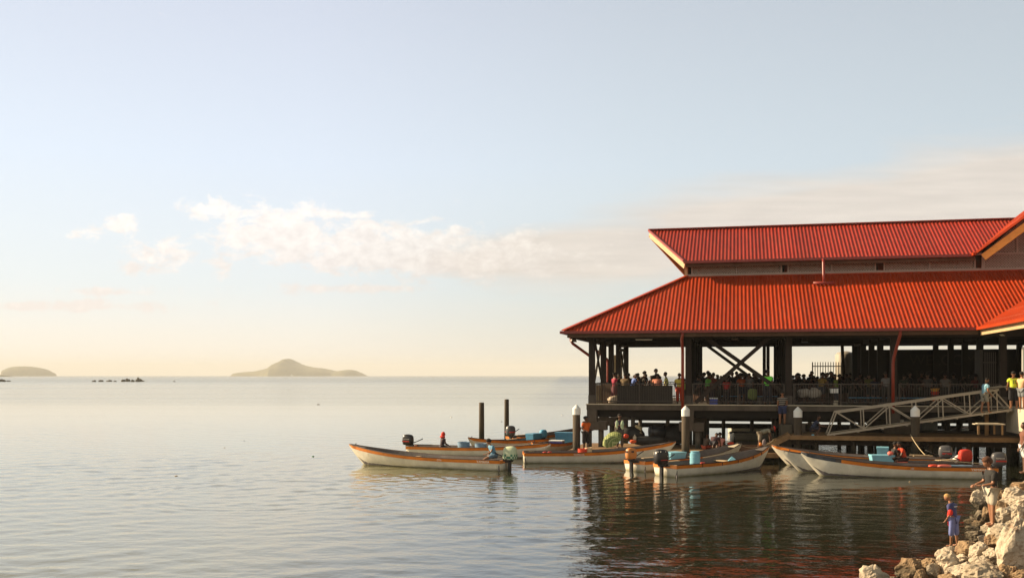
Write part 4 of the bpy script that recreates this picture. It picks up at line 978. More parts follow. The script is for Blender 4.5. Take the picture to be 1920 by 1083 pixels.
def at_boat(b, x, y, z): e, L_, rz = b; return (e.location.x+x*cos(rz)-y*sin(rz), e.location.y+x*sin(rz)+y*cos(rz), z)
def P2(x, y, z, Z=None): v = pz(x, y, z) if Z is None else px(x, y, Z); return (v.x, v.y)
# motor cowl patterns
M_PGRN = mat('pale_green_cover', (.55, .62, .42), .8, var=.08, scale=6); M_DGRN = mat('dark_green_check', (.05, .20, .12), .8, var=.2, scale=6)
M_OCOWL = mat('orange_motor_cowl', (.52, .19, .04), .45, var=.12, scale=4); M_RCOV = mat('bright_red_canvas_cover', (.48, .028, .012), .7, var=.14, scale=5, bump=.01)
M_BCOV = mat('sky_blue_motor_cover', (.10, .36, .55), .6, var=.12, scale=5); M_REDS = mat('red_motor_stripe', (.5, .03, .02), .5, var=.1)
def checker(o, x0, zc, sc):
    q = MB(); prof = [(-.245, .79), (-.20, .93), (-.12, .99), (-.04, 1.02)]; n = 22; vs = []
    for z, r in prof:
        for k in range(n):
            a = 2*pi*k/n; c_, s_ = cos(a), sin(a); vs.append((x0-.02+math.copysign(abs(c_)**.62, c_)*.285*r*sc, math.copysign(abs(s_)**.62, s_)*.182*r*sc, zc+z*sc))
    q.add(vs, []); 
    for i in range(3):
        for k in range(n): q.f.append([i*n+k, i*n+(k+1) % n, (i+1)*n+(k+1) % n, (i+1)*n+k]); q.m.append((i+k) % 2)
    q.obj('checked_skirt', [M_DGRN, M_PGRN], o, local=True, fixn=False)
def dots(o, x0, zc, sc):
    q = MB()
    for k in range(15):
        a = k*2.4; z = .02+.2*((k*7) % 5)/5
        q.ell((x0-.02+math.copysign(abs(cos(a))**.62, cos(a))*.255*sc, math.copysign(abs(sin(a))**.62, sin(a))*.16*sc, zc+z*sc), (.022, .022, .022), 8, 6)
    q.obj('pale_dots', M_TXT, o, local=True)
    q = MB(); q.box((x0-.22, -.172*sc, zc-.14), (x0+.18, .172*sc, zc-.11)); q.obj('stripe', M_REDS, o, local=True)
def redband(o, x0, zc, sc): q = MB(); q.box((x0-.24*sc, -.174*sc, zc-.10*sc), (x0+.12*sc, .174*sc, zc-.045*sc)); q.obj('stripe', M_REDS, o, local=True)
def blackpatch(o, x0, zc, sc): q = MB(); q.box((x0-.15, -.171, zc+.05), (x0+.0, .171, zc+.13)); q.box((x0-.292, -.07, zc+.05), (x0-.25, .07, zc+.13)); q.obj('dark_patch', M_BLK, o, local=True)
OB = [(M_ORG, (0, 1))]
bA = boat('long white boat nearest the open sea, bow pointing left, with green checked motor', P2(948, 884, 0, 45.0), P2(655, 838, 0, 48.2), .94, 1.55, .48, cowl=M_PGRN, pat=checker, text=None, sc=1.18, up=.05)
text_mesh('lettering', 'YAMAHA', .15, M_TXT, bA[0], (-bA[1]/2+.75, .787, .40), (radians(90), 0, pi), .004)
text_mesh('lettering', 'GTm', .11, M_TXT, bA[0], (-bA[1]/2+2.9, .80, .41), (radians(90), 0, pi), .004)
bB = boat('boat behind the nearest one with black motor and two blue drums aboard', P2(772, 0, 0, 54.2), P2(1033, 0, 0, 51.2), .78, 1.5, .46, cowl=M_BLK, pat=redband, text='YAMAHA', sc=1.15, up=.05)
bC = boat('boat with its orange bow behind the shorter bare pole and a sky-blue covered motor', P2(1014, 0, 0, 60.4), P2(878, 0, 0, 55.6), .80, 1.4, .46, cowl=M_BCOV)
bX = boat('furthest boat, grey and red motor at its left end beside the taller bare pole', P2(962, 0, 0, 61.4), P2(1090, 0, 0, 66.0), .82, 1.4, .5, cowl=M_GRY, pat=redband, up=.16, sc=1.2)
bD = boat('boat with rounded orange bow pointing left, blue tub and white-lidded cooler aboard', P2(1066, 0, 0, 58.8), P2(999, 0, 0, 52.8), .72, 1.4, .45, mot=False)
bE = boat('long white boat with orange band tied alongside the low jetty, bow pointing right', P2(982, 0, 0, 49.0), P2(1267, 0, 0, 49.3), 1.0, 1.5, .50, mot=False)
text_mesh('lettering', 'YAMAHA', .13, M_TXT, bE[0], (.0-bE[1]/2+2.6, -.79, .42), (radians(90), 0, 0), .004)
bF = boat('white boat with worn bow and orange motor, moored inside the dark-motored one', P2(1190, 0, 0, 44.6), P2(1390, 0, 0, 48.9), .95, 1.5, .46, cowl=M_OCOWL, pat=blackpatch, band=[(M_ORG, (0, .5)), (M_GEL, (.5, 1))], stem=M_CONCL, up=.06)
bG = boat('white boat with segmented orange band and dotted black motor, bow pointing right to the steps', P2(1247, 0, 0, 42.3), P2(1442, 0, 0, 46.0), 1.02, 1.6, .50, cowl=M_BLK, pat=dots, sc=1.25, up=.10)
bH = boat('boat with bright yellow-orange bow tip furthest inside the right-hand trio, grey motor', P2(1785-22, 0, 0, 45.4), P2(1447, 0, 0, 47.9), .92, 1.5, .48, cowl=M_GRY, pat=redband, text='YAMAHA', up=.08, sc=1.12, band=[(M_ORG, (0, 1))])
bI = boat('white-bowed boat in the middle of the right-hand trio, motor under a red cover', P2(1800, 0, 0, 43.6), P2(1466, 0, 0, 44.4), .92, 1.4, .46, cowl=M_RCOV, sc=1.05, band=[(M_RUB, (0, .6)), (M_GEL, (.6, 1))], up=.05)
bJ = boat('long white boat nearest the rocks, bow wrapped in navy and clear film', P2(1862, 0, 0, 41.4), P2(1502, 0, 0, 42.7), .98, 1.55, .48, cowl=M_GRY, pat=redband, text='YAMAHA', band=[(M_ORG, (0, .80)), (M_NAVY, (.795, 1))], up=.08, sc=1.1)
text_mesh('lettering', 'YAMAHA', .14, M_TXT, bJ[0], (-bJ[1]/2+.75, .80, .40), (radians(90), 0, pi), .004)
text_mesh('lettering', 'e60', .09, M_TXT, bJ[0], (-bJ[1]/2+3.3, .81, .42), (radians(90), 0, pi), .004)
# ------------------------------------------------------------------ things carried in the boats
M_BLUE = mat('blue_plastic_tub', (.055, .22, .36), .5, var=.15, scale=4); M_LBLUE = mat('light_blue_plastic', (.20, .46, .58), .5, var=.1, scale=4)
M_DRUM = mat('faded_blue_drum', (.17, .28, .40), .55, var=.2, scale=5); M_RPL = mat('red_plastic', (.65, .06, .02), .45, var=.1, scale=5); M_PUR = mat('purple_blue_plastic', (.07, .07, .30), .5, var=.1)
M_PINK = mat('coral_pink_plastic', (.70, .16, .12), .5, var=.1)
def tub(name, b, x, y, z, w, dpt, h, m, label, cat, lid=None, taper=.88):
    e, L_, rz = b; q = empty(name, at_boat(b, x, y, z), rz, label, cat)
    mb = MB(); vs = []
    for zz, t in ((0, taper), (h, 1), (h, .93), (.03, taper*.92)):
        vs += [(sx*w/2*t, sy*dpt/2*t, zz) for sx, sy in ((-1,-1),(1,-1),(1,1),(-1,1))]
    fs = [(3,2,1,0)]+[(i*4+j, i*4+(j+1) % 4, (i+1)*4+(j+1) % 4, (i+1)*4+j) for i in range(3) for j in range(4)]+[(12,13,14,15)]
    mb.add(vs, fs); mb.obj('box', m, q, local=True, bevel=.008)
    mb = MB(); 
    if lid: mb.box((-w/2-.015, -dpt/2-.015, h+.002), (w/2+.015, dpt/2+.015, h+.07)); mb.obj('lid', lid, q, local=True, bevel=.012)
    else:
        for sy in (-1, 1): mb.box((-w/2-.02, sy*dpt/2-.02, h-.045), (w/2+.02, sy*dpt/2+.02, h+.003))
        for sx in (-1, 1): mb.box((sx*w/2-.02, -dpt/2+.02, h-.044), (sx*w/2+.02, dpt/2-.02, h+.002))
        mb.obj('rim', m, q, local=True)
    return q
def drum(b, x, y, z, r, h, m, label, name='drum', cat='drum', neck=False):
    e, L_, rz = b; q = empty(name, at_boat(b, x, y, z), rz, label, cat); mb = MB()
    pr = [(r*.92, 0), (r, .03), (r, h*.33), (r*1.04, h*.35), (r, h*.37), (r, h*.66), (r*1.04, h*.68), (r, h*.70), (r, h*.93)]
    pr += [(r*.8, h*.96), (r*.8, h)] if neck else [(r*1.05, h*.95), (r*1.05, h), (r*.95, h), (r*.93, h*.9)]
    mb.lathe(pr, n=20); mb.obj('body', m, q, local=True, smooth=False)
    if neck: mb = MB(); mb.lathe([(r*.86, h*.985), (r*.86, h*1.06), (r*.3, h*1.08)], n=20); mb.obj('lid', m, q, local=True)
    else: mb = MB(); mb.lathe([(r*.92, h*.80), (r*.92, h*.82)], n=20); mb.obj('contents', M_DARK, q, local=True)
    return q
def find(b, pxx):         # local x on a boat's centre line that appears at photo column pxx
    e, L_, rz = b; t = (pxx-960)/1900; d = (cos(rz), sin(rz)); return (t*e.location.y-e.location.x)/(d[0]-t*d[1])
drum(bB, find(bB, 871), -.1, .12, .32, .62, M_DRUM, 'left of the two faded blue drums in the boat behind the seated person'); drum(bB, find(bB, 903), -.1, .12, .31, .56, M_DRUM, 'right of the two faded blue drums, beside the seated person')
tub('tub', bC, find(bC, 1001), 0, .30, .85, .6, .42, M_BLUE, 'blue lidded tub in the boat in front of the sky-blue motor', 'tub', M_BLUE)
tub('tub', bD, find(bD, 1061), 0, .25, .55, 1.15, .62, M_BLUE, 'large blue tub half hidden by the left white-capped pile', 'tub', M_BLUE)
tub('cooler', bD, find(bD, 1041), .1, .28, .5, .75, .26, M_PUR, 'purple cooler box with white lid', 'cooler', M_WHITE)
drum(bE, find(bE, 1092), 0, .42, .22, .24, M_RPL, 'bright red bowl in the long boat beside the jetty', 'basin', 'basin'); drum(bE, find(bE, 1104), .15, .42, .17, .28, mat('cream_bucket', (.62, .48, .30), .6, var=.1), 'cream bucket beside the red bowl', 'bucket', 'bucket')
for i in range(2):
    q = lump((0,0,0), (.11, .06, .045), 81+i, .2, .2).obj('shoe', M_REDS, smooth=True); q.location = at_boat(bE, find(bE, 1020+9*i), -.6, .53); tag(q, ['left', 'right'][i]+' of the two small red shoes on the gunwale of the long jetty boat', 'shoe')
tub('cooler', bF, find(bF, 1262), .0, .30, 1.0, .7, .36, M_LBLUE, 'light blue cooler box left of the blue barrel', 'cooler', M_LBLUE)
drum(bG, find(bG, 1300), -.1, .28, .22, .66, M_LBLUE, 'light blue screw-top barrel standing in the boat with the dotted motor', 'barrel', 'barrel', True)
q = lump((0,0,0), (.14, .12, .10), 91, .2, .3).obj('bag', M_REDS, smooth=True); q.location = at_boat(bG, find(bG, 1314), -.1, .40); tag(q, 'small red and white bag beside the light blue barrel', 'bag')
mb = MB(); mb.add([(-.3, -.2, 0), (.25, -.25, 0), (.3, .25, 0), (-.25, .2, 0), (-.05, .0, .26)], [(3,2,1,0), (0,1,4), (1,2,4), (2,3,4), (3,0,4)]); q = mb.obj('tarpaulin', M_LBLUE); q.location = at_boat(bG, find(bG, 1371), -.1, .40); tag(q, 'light blue folded tarpaulin peak in the bow half of the dotted-motor boat', 'tarpaulin')
tub('cooler', bH, find(bH, 1655), -.1, .35, .5, .7, .52, M_LBLUE, 'upright light blue box behind the seated pair', 'box', M_LBLUE)
tub('cooler', bI, find(bI, 1653), .0, .36, .95, .6, .34, M_LBLUE, 'flat light blue cooler left of the seated pair', 'cooler', M_LBLUE)
for i, (x, m, w, lab) in enumerate([(1748, M_RPL, .24, 'red float lying in the nearest right-hand boat'), (1768, M_PINK, .32, 'coral pink bundle beside the red float'), (1688, M_PINK, .3, 'small pink folded cloth on the gunwale below the seated pair')]):
    bb = bI if i == 2 else bJ; q = lump((0,0,0), (w, .14, .09 if i < 2 else .04), 60+i, .4, .2).obj('float' if i == 0 else 'bundle', m, smooth=True); q.location = at_boat(bb, find(bb, x), .2, .47); q.rotation_euler = (0, 0, .1); tag(q, lab, 'float' if i == 0 else 'bundle')
q = lump((0,0,0), (.12, .10, .10), 77, .2, .3).obj('buoy', M_PINK, smooth=True); q.location = at_boat(bI, find(bI, 1666), .3, .85); tag(q, 'small pinkish ball on top of the flat blue cooler', 'ball')
mb = MB(); mb.box((-.75, -.05, 0), (.75, .12, .03)); mb.box((-.75, .16, 0), (.5, .3, .035)); q = mb.obj('paddle', M_DRUM); q.location = at_boat(bJ, find(bJ, 1788), .1, .485); tag(q, 'bluish grey boards on the stern of the nearest right-hand boat', 'boards')
mb = MB(); mb.beam((-.9, 0, .0), (.9, .1, .0), .035, .03); mb.box((-1.25, -.07, -.01), (-.85, .09, .015)); q = mb.obj('paddle', M_WORN); q.location = at_boat(bJ, find(bJ, 1826), -.25, .60); q.rotation_euler = (0, radians(4), bJ[2]+pi); tag(q, 'pale wooden paddle laid across toward the standing teenager', 'paddle')
mb = MB(); mb.box((-.5, -.12, 0), (.5, .12, .03)); q = mb.obj('plank', M_WORN); q.location = at_boat(bI, find(bI, 1772), .1, .56); q.rotation_euler = (0, 0, bI[2]+.5); tag(q, 'short pale board across the boat left of the red-covered motor', 'board')
mb = MB(); mb.lathe([(.10, 0), (.12, .02), (.12, .3), (.05, .36), (.05, .4)], n=14); q = mb.obj('jug', M_WHITE, smooth=True); q.location = at_boat(bI, find(bI, 1792), -.1, .55); q.rotation_euler = (0, 1.2, .6); tag(q, 'white jug lying beside the red-covered motor', 'jug')
for i, (x, dx) in enumerate(((1724, .0), (1731, .3))):
    mb = MB(); mb.box((-.42, -.09, 0), (.42, .09, .035)); q = mb.obj('plank', M_WORN); q.location = at_boat(bH, find(bH, x), .1-dx, .60-.05*i); q.rotation_euler = (0, 0, bH[2]+.2*i); tag(q, ['upper', 'lower'][i]+' of the two short pale boards by the mooring rope', 'board')
# loose boards and poles on the left boats
for i, (b, x, y, z, w, a, lab) in enumerate([(bB, 790, .1, .50, 1.1, .15, 'dark pole lying in the stern of the boat with the black motor'), (bC, 960, .0, .52, .9, .1, 'worn board across the boat with the sky-blue motor'), (bX, 985, 0, .56, 1.6, .05, 'long worn board along the furthest boat'), (bF, 1218, .0, .53, 1.0, .1, 'pale board over the stern of the orange-motored boat'), (bG, 1260, .1, .58, 1.1, .12, 'pale board over the stern of the dotted-motor boat'), (bA, 920, 0, .50, .5, .3, 'short yellow board under the seated person')]):
    mb = MB(); mb.box((-w/2, -.07, 0), (w/2, .07, .03)); q = mb.obj('board', M_TIM if i == 0 else M_WORN); q.location = at_boat(b, find(b, x), y, z); q.rotation_euler = (0, 0, b[2]+a); tag(q, lab, 'board')
# mooring lines
M_ROPE = mat('pale_rope', (.45, .36, .22), .9, var=.2, scale=30)
def rope(pts, r, lab): mb = MB(); mb.tube(pts, r, 6); tag(mb.obj('rope', M_ROPE, smooth=True), lab, 'rope')
def sag(a, b, d, n=10): a = Vector(a); b = Vector(b); return [tuple(a.lerp(b, i/n)-Vector((0, 0, d*4*(i/n)*(1-i/n)))) for i in range(n+1)]
rope(sag(px(1707, 814, 47.9), at_boat(bH, find(bH, 1735), 0, .62), .08), .02, 'pale mooring rope from the platform edge down to a boat')
rope(sag(px(690, 847, 47.4), (px(690, 880, 47.0).x, 47.0, -.3), 0), .008, 'thin line hanging from the bow of the nearest left boat')
rope(sag(at_boat(bF, bF[1]/2-.3, 0, .95), px(1420, 838, 49.6), .1), .012, 'thin line from the worn bow to the jetty')

# dark seams in the orange band of the dotted-motor boat
e, L_, rz = bG
for s_ in (.22, .40, .55, .72, .84):
    bg, g, k, bc, cz = hull_pts(L_, 1.6, 1.02, .50, s_); mb = MB(); x = -L_/2+L_*s_; mb.box((x-.012, -bg-.030, g-.14), (x+.012, -bg-.012, g-.01)); mb.obj('band_seam', M_RUB, e, local=True)
rope(sag(at_boat(bE, -bE[1]/2+.3, .5, .5), px(1075, 843, 50.9), .05), .012, 'thin line from the long jetty boat to the left capped pile')
rope(sag(at_boat(bG, bG[1]/2-.3, 0, 1.05), px(1452, 822, 49.2), .05), .012, 'thin line from the dotted-motor boat to the foot of the steps')
# ------------------------------------------------------------------ placed people
VZ = BZ(DK); JZW = BZ(JZ); PZW = BZ(PZ)
def onz(x, Z, z): return ((x-960)/1900*Z, Z, z)
# shore: two fishing youngsters
b1 = person('small boy with bleached hair in red and blue shirt at the water edge', onz(1788, 22.9, .33), 140, 1.22, lean=10, head=28, arms=((-12, 35), (-5, 45)), legs=((4, 2), (-6, -4)),
    shirt=(.055, .06, .16), low=(.16, .19, .42), kind='long_shorts', hair='bald', hairc=mat('bleached_hair', (.42, .25, .09), .9, var=.2, scale=40), skin=M_SKIN2, widen=1.25)
mb = MB(); mb.ell((.088, .01, .70), (.040, .105, .13), 12, 8); mb.ell((.075, .05, .54), (.040, .075, .07), 10, 6); mb.ell((.012, .195, .80), (.060, .058, .075), 10, 6); mb.obj('shirt_panel', cloth((.62, .03, .02)), b1, local=True, smooth=True)
mb = MB(); mb.tube([(.07, -.05, .905), (.03, .075, .915), (-.05, .06, .92), (-.07, -.02, .92)], .012, 8); mb.obj('collar', cloth((.6, .6, .62)), b1, local=True, smooth=True)
for q in (-1, 1): mb = MB(); mb.box((.00, q*.135-.004, .24), (.02, q*.135+.004, .52)); mb.obj('side_stripe', cloth((.6, .55, .5)), b1, local=True)
person('teenager with curly auburn hair and dark tee fishing from the rocks', onz(1859, 24.9, .50), 178, 1.70, lean=3, head=24, arms=((12, 78), (16, 72)), legs=((3, 0), (-3, -6)),
    shirt=(.014, .013, .012), low=(.40, .36, .28), kind='shorts', hair='afro', hairc=mat('auburn_curls', (.075, .028, .012), .9, var=.4, scale=40), skin=M_SKIN2, sleeve=.85, curl=40, widen=1.2)
rope(sag(onz(1833, 24.6, 1.98), onz(1700, 26.5, .02), .15), .0008, 'fine fishing line running from the teenager out over the water')
person('person in brown tee cut by the right edge, standing on the shore rocks', onz(1921, 31.5, 1.15), 170, 1.6, shirt=(.16, .06, .035), low=(.5, .5, .5), arms=((10, 30), (5, 20)), lean=2)
# boat riders
x = find(bA, 926); person('person with afro and light blue shirt in the nearest left boat', at_boat(bA, x, -.05, .40), 205, 1.66, lean=22, head=15, arms=((25, 70), (-10, 20)), legs=((80, 62), (70, 40)), seat=.12,
    shirt=(.13, .30, .44), low=(.10, .17, .24), hair='afro', skin=M_SKIN2, armout=(0, .1))
x = find(bB, 830); person('seated person in red headscarf in the boat with the two drums', at_boat(bB, x, -.1, .25), 20, 1.6, lean=10, arms=((20, 60), (20, 60)), legs=((80, 20), (75, 30)), seat=.10, shirt=(.05, .03, .04), low=(.05, .04, .05), hood=(.55, .03, .015))
x = find(bI, 1690); person('dark-shirted person sitting at the left of the pair in the right-hand boats', at_boat(bI, find(bI, 1674), .1, .35), 0, 1.62, lean=8, arms=((20, 70), (20, 60)), legs=((85, 20), (80, 30)), seat=.12, shirt=(.02, .018, .018), low=(.02, .02, .02))
person('person in red and orange shirt, right of the pair in the right-hand boats', at_boat(bI, find(bI, 1694), .15, .35), 180, 1.66, lean=20, head=10, arms=((20, 70), (25, 60)), legs=((85, 20), (80, 10)), seat=.14, shirt=(.55, .05, .015), low=(.04, .03, .03))
# low jetty
person('person in orange shirt standing beside the left capped pile', onz(1099, 51.0, JZW), -48, 1.74, head=-4, turn=60, arms=((5, 80), (0, 70)), legs=((2, 0), (-2, -2)), shirt=(.62, .115, .015), low=(.02, .017, .02), kind='long_shorts', cap=(.02, .02, .02), armout=(-.05, .02), widen=1.2)
person('dark figure in grey trousers standing on the jetty', onz(1162, 52.6, JZW), -75, 1.76, arms=((15, 100), (15, 110)), shirt=(.05, .03, .07), low=(.09, .085, .075), kind='trousers', hair='afro')
mb = MB(); c = onz(1162, 52.35, JZW+1.25); mb.ell((c[0]-.14, c[1], c[2]), (.08, .05, .22), 10, 8); mb.ell((c[0]+.14, c[1], c[2]-.03), (.09, .05, .24), 10, 8); tag(mb.obj('towel', cloth((.42, .55, .36)), smooth=True), 'pale green towel hanging round the neck of the dark standing figure', 'towel')
person('person in dark top and orange shorts sitting on the jetty right of the middle pile', onz(1322, 52.2, JZW), 30, 1.55, lean=15, arms=((30, 60), (30, 60)), legs=((85, 10), (95, 20)), seat=.0, shirt=(.10, .07, .05), low=(.62, .10, .04))
person('dark crouching person with bent back on the jetty edge', onz(1337, 50.9, JZW), 60, 1.6, lean=60, head=10, arms=((20, 40), (25, 50)), legs=((100, -20), (90, -20)), shirt=(.06, .025, .03), low=(.02, .02, .03))
person('person in pink shirt sitting with back turned on the jetty', onz(1350, 51.6, JZW), 80, 1.62, lean=8, head=20, arms=((35, 70), (35, 70)), legs=((85, 60), (80, 60)), seat=.02, shirt=(.62, .26, .22), low=(.62, .56, .50), widen=1.12)
person('bending person in grey-green shirt and red cap at the end of the jetty', onz(1425, 50.3, JZW), -8, 1.72, lean=68, head=22, arms=((15, 5), (20, 10)), legs=((4, -4), (-6, -10)), shirt=(.27, .25, .18), low=(.22, .19, .14), cap=(.62, .05, .03), kind='shorts')
person('person in striped shirt and navy shorts standing on the dark block, back turned', onz(1467, 51.2, BZ(1.93)), 85, 1.70, head=12, arms=((5, 12), (5, 12)), shirtm=stripes(), low=(.03, .04, .10), skin=M_SKIN2, kind='shorts')
person('person in dark blue squatting on the platform right of the third capped pile', onz(1523, 49.6, PZW), -15, 1.6, lean=32, head=-5, arms=((45, 85), (40, 80)), legs=((110, -40), (100, -35)), shirt=(.025, .035, .07), low=(.02, .02, .04))
# gangway and abutment
person('barefoot person in light blue tee walking up the gangway', onz(1846, 47.6, BZ(gz(18.9))+.02), 5, 1.68, lean=6, head=18, arms=((-5, 30), (0, 45)), legs=((-6, -10), (16, 4)), shirt=(.26, .50, .62), low=(.25, .24, .20), skin=M_SKIN2, widen=1.05)
p10 = person('person in neon yellow shirt numbered 10 seen from behind at the top of the gangway', onz(1901, 46.6, VZ), 80, 1.72, lean=4, head=10, arms=((5, 50), (5, 50)), shirt=(.62, .74, .05), low=(.015, .014, .018), kind='long_shorts', skin=M_SKIN2, widen=1.12)
text_mesh('number', '10', .26, mat('dark_shirt_print', (.12, .14, .04), .8, var=.05), p10, (-.150, .0, 1.22), (radians(86), 0, radians(-90)), .012)
person('person in orange and white shirt at the right edge beside the neon shirt', onz(1916, 46.2, VZ), 20, 1.70, arms=((5, 40), (5, 50)), shirt=(.70, .42, .22), low=(.16, .17, .18), kind='shorts', skin=M_SKIN2)
# ------------------------------------------------------------------ the crowd on the deck
GP = 'people at the fish market on the deck'
def dpos(u, v): w = B(u, v, DK); return (w.x, w.y, VZ)
def duv(x, v):  # deck position that appears at photo column x for frame row v
    t = (x-960)/1900; u = (t*(49.7+.976*v)-2.51-.2164*v)/(.9763+.2164*t); return dpos(u, v)
P0 = [('bun', 'skirt', 0, 8, (15, 60)), ('short', 'trousers', 4, 10, (10, 40)), ('afro', 'shorts', 8, 14, (25, 70)), ('short', 'shorts', 18, 20, (30, 60)), ('tuft', 'trousers', 0, 0, (5, 15)), ('afro', 'skirt', 26, 20, (30, 50))]
base = []
spec = [ # x, v, heading, proto, height factor, shirt, lower, label
 (1152, 2.6, 20, 0, 1.0, (.30, .02, .05), (.10, .02, .03), 'woman with hair bun and pink-red dress at the left end of the deck'),
 (1171, 2.3, 60, 1, .98, (.14, .09, .04), (.22, .42, .16), 'person in brown shirt and green trousers left of the dark grille panel'),
 (1185, 3.6, 10, 3, 1.0, (.12, .19, .48), (.05, .05, .06), 'person in bright blue shirt bending behind the dark panel'),
 (1232, 2.4, 80, 5, 1.0, (.58, .22, .14), (.10, .13, .09), 'woman in coral blouse and dark green skirt by the railing'),
 (1250, 3.6, 170, 1, 1.02, (.52, .50, .12), (.12, .11, .08), 'person in yellow vest facing left near the middle of the left bay'),
 (1274, 2.2, 85, 1, .98, (.66, .52, .10), (.50, .05, .02), 'person in yellow shirt and red trousers beside the first red downpipe'),
 (1283, 3.4, 90, 4, .80, (.45, .55, .12), (.05, .05, .06), 'child in lime vest next to the first red downpipe'),
 (1230, 4.6, -85, 4, 1.12, (.02, .016, .015), (.02, .02, .02), 'tallest dark figure standing against the sky in the left bay'),
 (1439, 1.5, 88, 4, 1.08, (.20, .95, .08), (.02, .02, .03), 'person in neon green football shirt beside the third column'),
 (1326, 2.8, 10, 2, .98, (.16, .55, .07), (.10, .05, .03), 'person in lime green top behind the left crossed brace'),
 (1362, 2.4, 70, 1, .85, (.62, .02, .02), (.03, .02, .02), 'child in red shirt under the crossing of the braces'),
 (1391, 3.2, 110, 2, .98, (.45, .09, .02), (.02, .02, .03), 'person in orange-red shirt right of the brace crossing'),
 (1404, 3.4, 60, 1, .98, (.20, .19, .18), (.02, .02, .03), 'person in grey shirt under the right-hand brace'),
 (1336, 3.5, 30, 1, 1.0, (.22, .04, .02), (.03, .02, .03), 'person in dark red shirt left of the brace crossing'),
 (1540, 3.2, 40, 2, 1.0, (.34, .22, .05), (.05, .05, .06), 'person in mustard and green shirt in front of the spiked fence'),
 (1568, 3.0, 150, 1, .95, (.18, .26, .03), (.05, .05, .06), 'person in olive green top right of the spiked fence'),
 (1632, 3.4, 90, 3, .98, (.20, .19, .03), (.03, .03, .03), 'person in dull yellow shirt in the dark bay'),
 (1642, 3.0, 90, 3, .90, (.03, .03, .07), (.03, .03, .05), 'person in dark blue leaning in the dark bay'),
 (1662, 2.2, 100, 1, 1.02, (.46, .44, .42), (.10, .09, .08), 'person in white singlet just left of the second red downpipe'),
 (1740, 3.6, 90, 1, .98, (.16, .14, .13), (.05, .04, .04), 'person in grey shirt halfway along the dark bay'),
 (1772, 3.2, 60, 0, .98, (.30, .26, .22), (.05, .04, .04), 'person in pale top and sun hat in the dark bay'),
 (1831, 3.6, 90, 2, .95, (.20, .02, .02), (.02, .02, .02), 'person in dark red shirt left of the walker on the gangway'),
]
gen = [1160, 1179, 1196, 1203, 1209, 1217, 1221, 1197, 1206, 1304, 1316, 1313, 1345, 1352, 1372, 1378, 1385, 1398, 1414, 1420, 1410, 1431, 1367, 1451, 1459, 1491, 1496, 1501, 1508, 1514, 1519, 1526, 1530, 1535, 1548, 1552, 1559, 1563, 1574, 1580, 1590, 1597, 1612, 1622, 1650, 1692, 1706, 1718, 1728, 1755, 1790, 1800, 1815, 1340, 1358, 1405, 1504, 1544, 1190, 1213, 1226, 1165, 1311, 1321, 1331, 1349, 1381, 1395, 1307, 1318, 1328, 1354, 1365, 1375, 1388, 1401, 1417, 1427, 1487, 1494, 1499, 1511, 1522, 1533, 1542, 1556, 1571, 1586]
for i, (hr, kd, ln, hd, ar) in enumerate(P0):
    o = person('source', (0, 0, 0), 0, 1.68, lean=ln, head=hd, arms=(ar, (ar[0]-6, ar[1]-20)), kind=kd, hair=hr, group=GP); base.append(o)
used = set()
def place(proto, loc, face, lab, shirt, low, grp, s):
    src = base[proto]
    if proto in used: return clone(src, loc, face, lab, shirt, low, grp, s)
    used.add(proto); src.location = loc; src.rotation_euler = (0, 0, radians(face)); src.scale = (s, s, s); src['label'] = lab
    for c in src.children:
        nm = c.name.split('.')[0]
        if nm in ('shirt', 'shorts', 'trousers', 'skirt'): c.material_slots[0].link = 'OBJECT'; c.material_slots[0].material = cloth(shirt if nm == 'shirt' else low)
    return src
for x, v, fc, pr, s, c1, c2, lab in spec:
    if 1300 < x < 1600 and 'neon' not in lab: c1 = tuple(q*.6 for q in c1)  # shirts darkened to carry the shade under the roof
    if x > 1600: c1 = tuple(q*.35 for q in c1); c2 = tuple(q*.3 for q in c2)  # clothes darkened further, the deep shade of these bays put into their colour
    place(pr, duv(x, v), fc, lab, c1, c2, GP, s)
rnd = random.Random(11)
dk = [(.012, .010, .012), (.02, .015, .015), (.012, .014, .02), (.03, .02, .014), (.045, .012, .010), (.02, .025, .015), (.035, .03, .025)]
for i, x in enumerate(gen):
    v = 4.2+(i*1.37) % 5.5
    if x < 1300: lab, g2 = 'dark silhouetted shopper in the crowd left of the first red downpipe', 'shoppers in the left bay'
    elif x < 1470: lab, g2 = 'dark silhouetted shopper in the crowd behind the crossed braces', 'shoppers in the braced bay'
    elif x < 1605: lab, g2 = 'dark silhouetted shopper in the crowd between the third column and the tank', 'shoppers in the third bay'
    else: lab, g2 = 'barely lit shopper standing in the dark right-hand bays', 'shoppers in the dark bays'
    place(i % 6, duv(x, v), rnd.choice([0, 30, 80, 100, 150, 200, 260, 300])+rnd.uniform(-15, 15), lab, rnd.choice(dk), rnd.choice(dk), g2, rnd.uniform(.86, 1.06))
